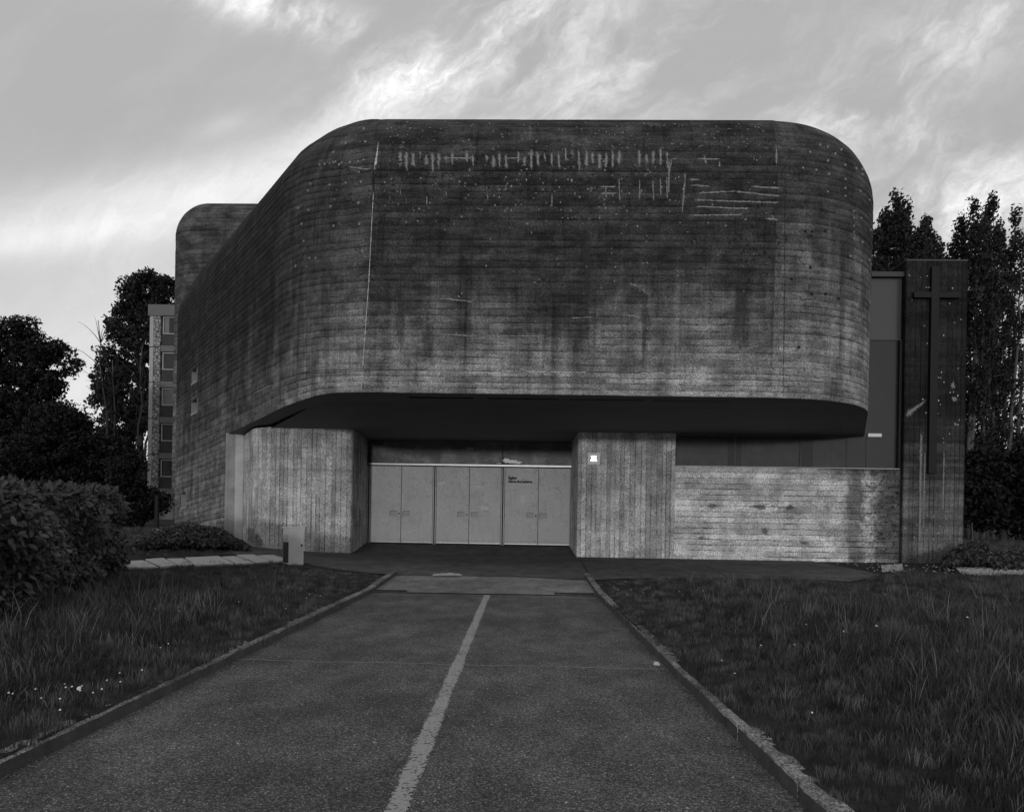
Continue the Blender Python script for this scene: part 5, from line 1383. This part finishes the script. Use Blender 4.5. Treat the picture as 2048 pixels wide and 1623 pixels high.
def lawn(name, label, poly, tallf, shortf, hf, cell=.125):
    xs = [p[0] for p in poly]; ys_ = [p[1] for p in poly]; V, Fc = [], []; ids = {}
    def vid(i, j):
        if (i, j) not in ids: ids[i, j] = len(V); x, y = i * cell, j * cell; V.append((x, y, G(x, y) + .003))
        return ids[i, j]
    for i in range(int(min(xs) / cell) - 1, int(max(xs) / cell) + 1):
        for j in range(int(min(ys_) / cell) - 1, int(max(ys_) / cell) + 1):
            if all(inside(((i + a_) * cell, (j + b_) * cell), poly) for a_, b_ in ((.15, .15), (.85, .15), (.85, .85), (.15, .85))): Fc.append((vid(i, j), vid(i + 1, j), vid(i + 1, j + 1), vid(i, j + 1)))
    o = mesh(name, V, Fc, M['soil'])
    me = o.data
    for an, fn in (('tall', tallf), ('short', shortf), ('hgt', hf)):
        at = me.attributes.new(an, 'FLOAT', 'POINT'); at.data.foreach_set('value', [fn(v[0], v[1]) for v in V])
    tag(o, label, 'grass'); kind(o, 'stuff')
    gn_scatter(o, cshort, 120, .7, 1.5, 3, 'short'); 
    o2 = mesh(name, V, Fc, M['soil']); 
    bpy.data.objects.remove(o2)
    return o, V, Fc
def lawn_pair(name, l1, l2, poly, tallf, shortf, hf):
    o, V, Fc = lawn(name, l1, poly, tallf, shortf, hf)
    V2 = [(v[0], v[1], v[2] - .002) for v in V]
    t = mesh('tall_grass', V2, Fc, M['soil'])
    for an, fn in (('tall', tallf), ('hgt', hf)):
        at = t.data.attributes.new(an, 'FLOAT', 'POINT'); at.data.foreach_set('value', [fn(v[0], v[1]) for v in V])
    tag(t, l2, 'grass'); kind(t, 'stuff'); gn_scatter(t, ctall, 26, .6, 1.3, 8, 'tall')
def nz(x, y, s=1.0): return .5 + .25 * (math.sin(x * 1.9 * s + 1.3 * math.sin(y * 1.1 * s)) + math.sin(y * 2.3 * s + 1.7 * math.sin(x * .9 * s + 2)))
edgeL = [(ROADL(y) - KW + .10, y) for y in (1.5, 15.3)]
g_near = [GP(790, 1151), GP(740, 1148), GP(680, 1143), GP(620, 1133), GP(560, 1121)]
pts_slab = [GP(505, 1130), GP(400, 1135), GP(270, 1141)]
polyL = [edgeL[0], edgeL[1]] + [(p.x, p.y) for p in g_near[1:]] + [(-7.2, GP(520, 1131).y - .1), (-8.2, 16.2), (-13, 15.4), (-13, 1.5)]
def edge_dist(x, y): return min(abs(x - ROADL(y)) - KW, abs(x - ROADR(y)) - KW) if y < 15.5 else 2
def tl(x, y):
    e = edge_dist(x, y); near_h = sst(2.2, .6, x - float(hface(min(15, max(7.2, y))))) if y > 6 else .5
    return max(0.02, sst(.25, 1.3, e) * (nz(x, y) * .9 + .25) * (.35 if y > 11 else 1) + near_h * .7)
def sh_(x, y): return 1.0 if y < 7 else (.65 if y < 11 else .45)
def hL(x, y): e = edge_dist(x, y); return (.62 + .62 * sst(.0, 1.3, e)) * (.72 if y > 10.5 else 1.0) * (.55 if y > 14 else 1.0)
lawn_pair('lawn', 'dark meadow turf of the left lawn between hedge and kerb', 'tall unmown grass by the hedge on the left lawn', polyL, tl, sh_, hL)
polyR = [(ROADR(1.5) + KW - .10, 1.5), (ROADR(15.4) + KW - .10, 15.3)] + [(p.x, p.y) for p in (GP(1210, 1164), GP(1276, 1159), GP(1459, 1159), GP(1627, 1161), GP(1700, 1166), GP(1765, 1152), GP(1800, 1149), GP(1930, 1154), GP(2090, 1153))] + [(18, 17.5), (18, 1.5)]
def trk(x, y):                # trodden path crossing the right lawn
    px, py_ = px_of(x, y, G(x, y)); yl = np.interp(px, [1600, 1750, 1850, 1950, 2048, 2200], [1160, 1168, 1182, 1198, 1213, 1235]); return abs(py_ - yl) < 6 and px > 1640
def tr(x, y): e = edge_dist(x, y); return 0.0 if trk(x, y) else max(.03, sst(.4, 1.8, e) * (nz(x + 3, y) * 1.1 + .45) * (.6 if y > 11 else 1))
def hR(x, y): e = edge_dist(x, y); return (.52 + .62 * sst(.1, 1.6, e)) * (.75 if y > 11 else 1.0) * (.3 if trk(x, y) else 1)
lawn_pair('lawn', 'dark meadow turf of the right lawn with scattered white daisies', 'tall unmown grass on the right lawn', polyR, tr, sh_, hR)
polyB = [(-6.6, 19.0)] + [(-8.5, 18.3), (-13, 17.4), (-20, 18), (-20, 32), (-13.8, 31.8), (-9.4, 24.6), (-7.4, 21.6)]
def rear_ok(x, y): return 1.0
lawn_pair('lawn', 'short rear lawn between the slab path and the side wall', 'grass at the foot of the left trees', polyB, lambda x, y: .08, lambda x, y: .35, lambda x, y: .6)
polyC = [(12.4, 22.4), (12.0, 20.2), (30, 20.2), (40, 45), (12.6, 45)]
lawn_pair('lawn', 'rough grass beyond the gravel at the far right', 'rough tall grass below the poplars on the right', polyC, lambda x, y: .25, lambda x, y: .22, lambda x, y: 1.3)

# ---------------------------------------------------------------- flowers
def daisy_mesh(r, h):
    V, Fc = [], []; n_ = 11
    for k_ in range(n_):
        a_ = 2 * PI * k_ / n_; b_ = len(V); c_, s_ = math.cos(a_), math.sin(a_); w = .2 * r
        V += [(c_ * .25 * r - s_ * w * .5, s_ * .25 * r + c_ * w * .5, h), (c_ * .25 * r + s_ * w * .5, s_ * .25 * r - c_ * w * .5, h), (c_ * r + s_ * w, s_ * r - c_ * w, h + .12 * r), (c_ * r - s_ * w, s_ * r + c_ * w, h + .12 * r)]
        Fc.append((b_, b_ + 1, b_ + 2, b_ + 3))
    me = bpy.data.meshes.new('petals'); me.from_pydata(V, [], Fc); me.materials.append(M['petal']); me.update()
    m_ = MB(); m_.tube([(0, 0, h - .2 * r), (0, 0, h + .2 * r)], [.34 * r, .2 * r], 8); mc = bpy.data.meshes.new('flower_centre'); mc.from_pydata([tuple(v) for v in m_.v], [], m_.f); mc.materials.append(M['pollen']); mc.update()
    m_ = MB(); m_.tube([(0, 0, 0), (.01, 0, h * .6), (0, 0, h - .1 * r)], [.0018, .0015, .0012], 4); ms_ = bpy.data.meshes.new('stem'); ms_.from_pydata([tuple(v) for v in m_.v], [], m_.f); ms_.materials.append(M['blade']); ms_.update()
    return me, mc, ms_
dm = daisy_mesh(.0058, .15); dm_big = daisy_mesh(.013, .15)
def daisy(px, py, label, group, big=False):
    p = GP(px, py); p2 = GP(px, py, .14); p = Vector((p2.x, p2.y, G(p2.x, p2.y)))
    t = thing('daisy', label, 'flower', p, group); a_ = random.uniform(0, 6); t.rotation_euler = (random.uniform(.35, .9), random.uniform(-.3, .3), 0)
    for me, nm in zip(dm_big if big else dm, ('petals', 'flower_centre', 'stem')): o = bpy.data.objects.new(nm, me); link(o, t)
daisy(178, 1353, 'large white daisy, the biggest flower in the left lawn near the kerb', 'daisies', True)
LD = [(24, 1373), (53, 1373), (95, 1357), (105, 1387), (121, 1386), (137, 1393), (147, 1357), (152, 1362), (165, 1357), (165, 1369), (183, 1362), (206, 1373), (220, 1358), (237, 1344), (240, 1340), (243, 1356), (292, 1327), (326, 1292), (349, 1274), (318, 1212), (356, 1191), (365, 1207), (368, 1213), (373, 1207), (481, 1199), (617, 1188), (637, 1189), (641, 1186), (628, 1180), (574, 1209)]
RD = [(1227, 1170), (1233, 1174), (1249, 1160), (1252, 1186), (1263, 1175), (1283, 1177), (1285, 1182), (1291, 1183), (1306, 1184), (1318, 1163), (1350, 1160), (1355, 1176), (1403, 1175), (1421, 1154), (1438, 1161), (1443, 1165), (1458, 1158), (1543, 1193), (1549, 1190), (1556, 1187), (1560, 1190), (1568, 1198), (1640, 1158), (1667, 1198), (1688, 1188), (1607, 1241), (1518, 1281), (1592, 1285), (1429, 1313), (1467, 1342), (1616, 1400), (1688, 1214), (1764, 1183), (1926, 1214)]
for q in LD: daisy(q[0], q[1], 'tiny white daisy, one of those sprinkled over the left lawn', 'small daisies on the left lawn')
for q in RD: daisy(q[0], q[1], 'tiny white daisy, one of those sprinkled over the right lawn', 'small daisies on the right lawn')
daisy(1675, 1255, 'white daisy low in the right lawn, left of two more open ones', 'daisies', True)
daisy(1745, 1243, 'white daisy in the middle of the right lawn between two others', 'daisies', True)
daisy(1929, 1231, 'white daisy at the right of the lawn, below the trodden path', 'daisies', True)
daisy(2038, 1487, 'white daisy in tall grass at the right picture edge', 'daisies', True)
print('objects', len(COL.objects))
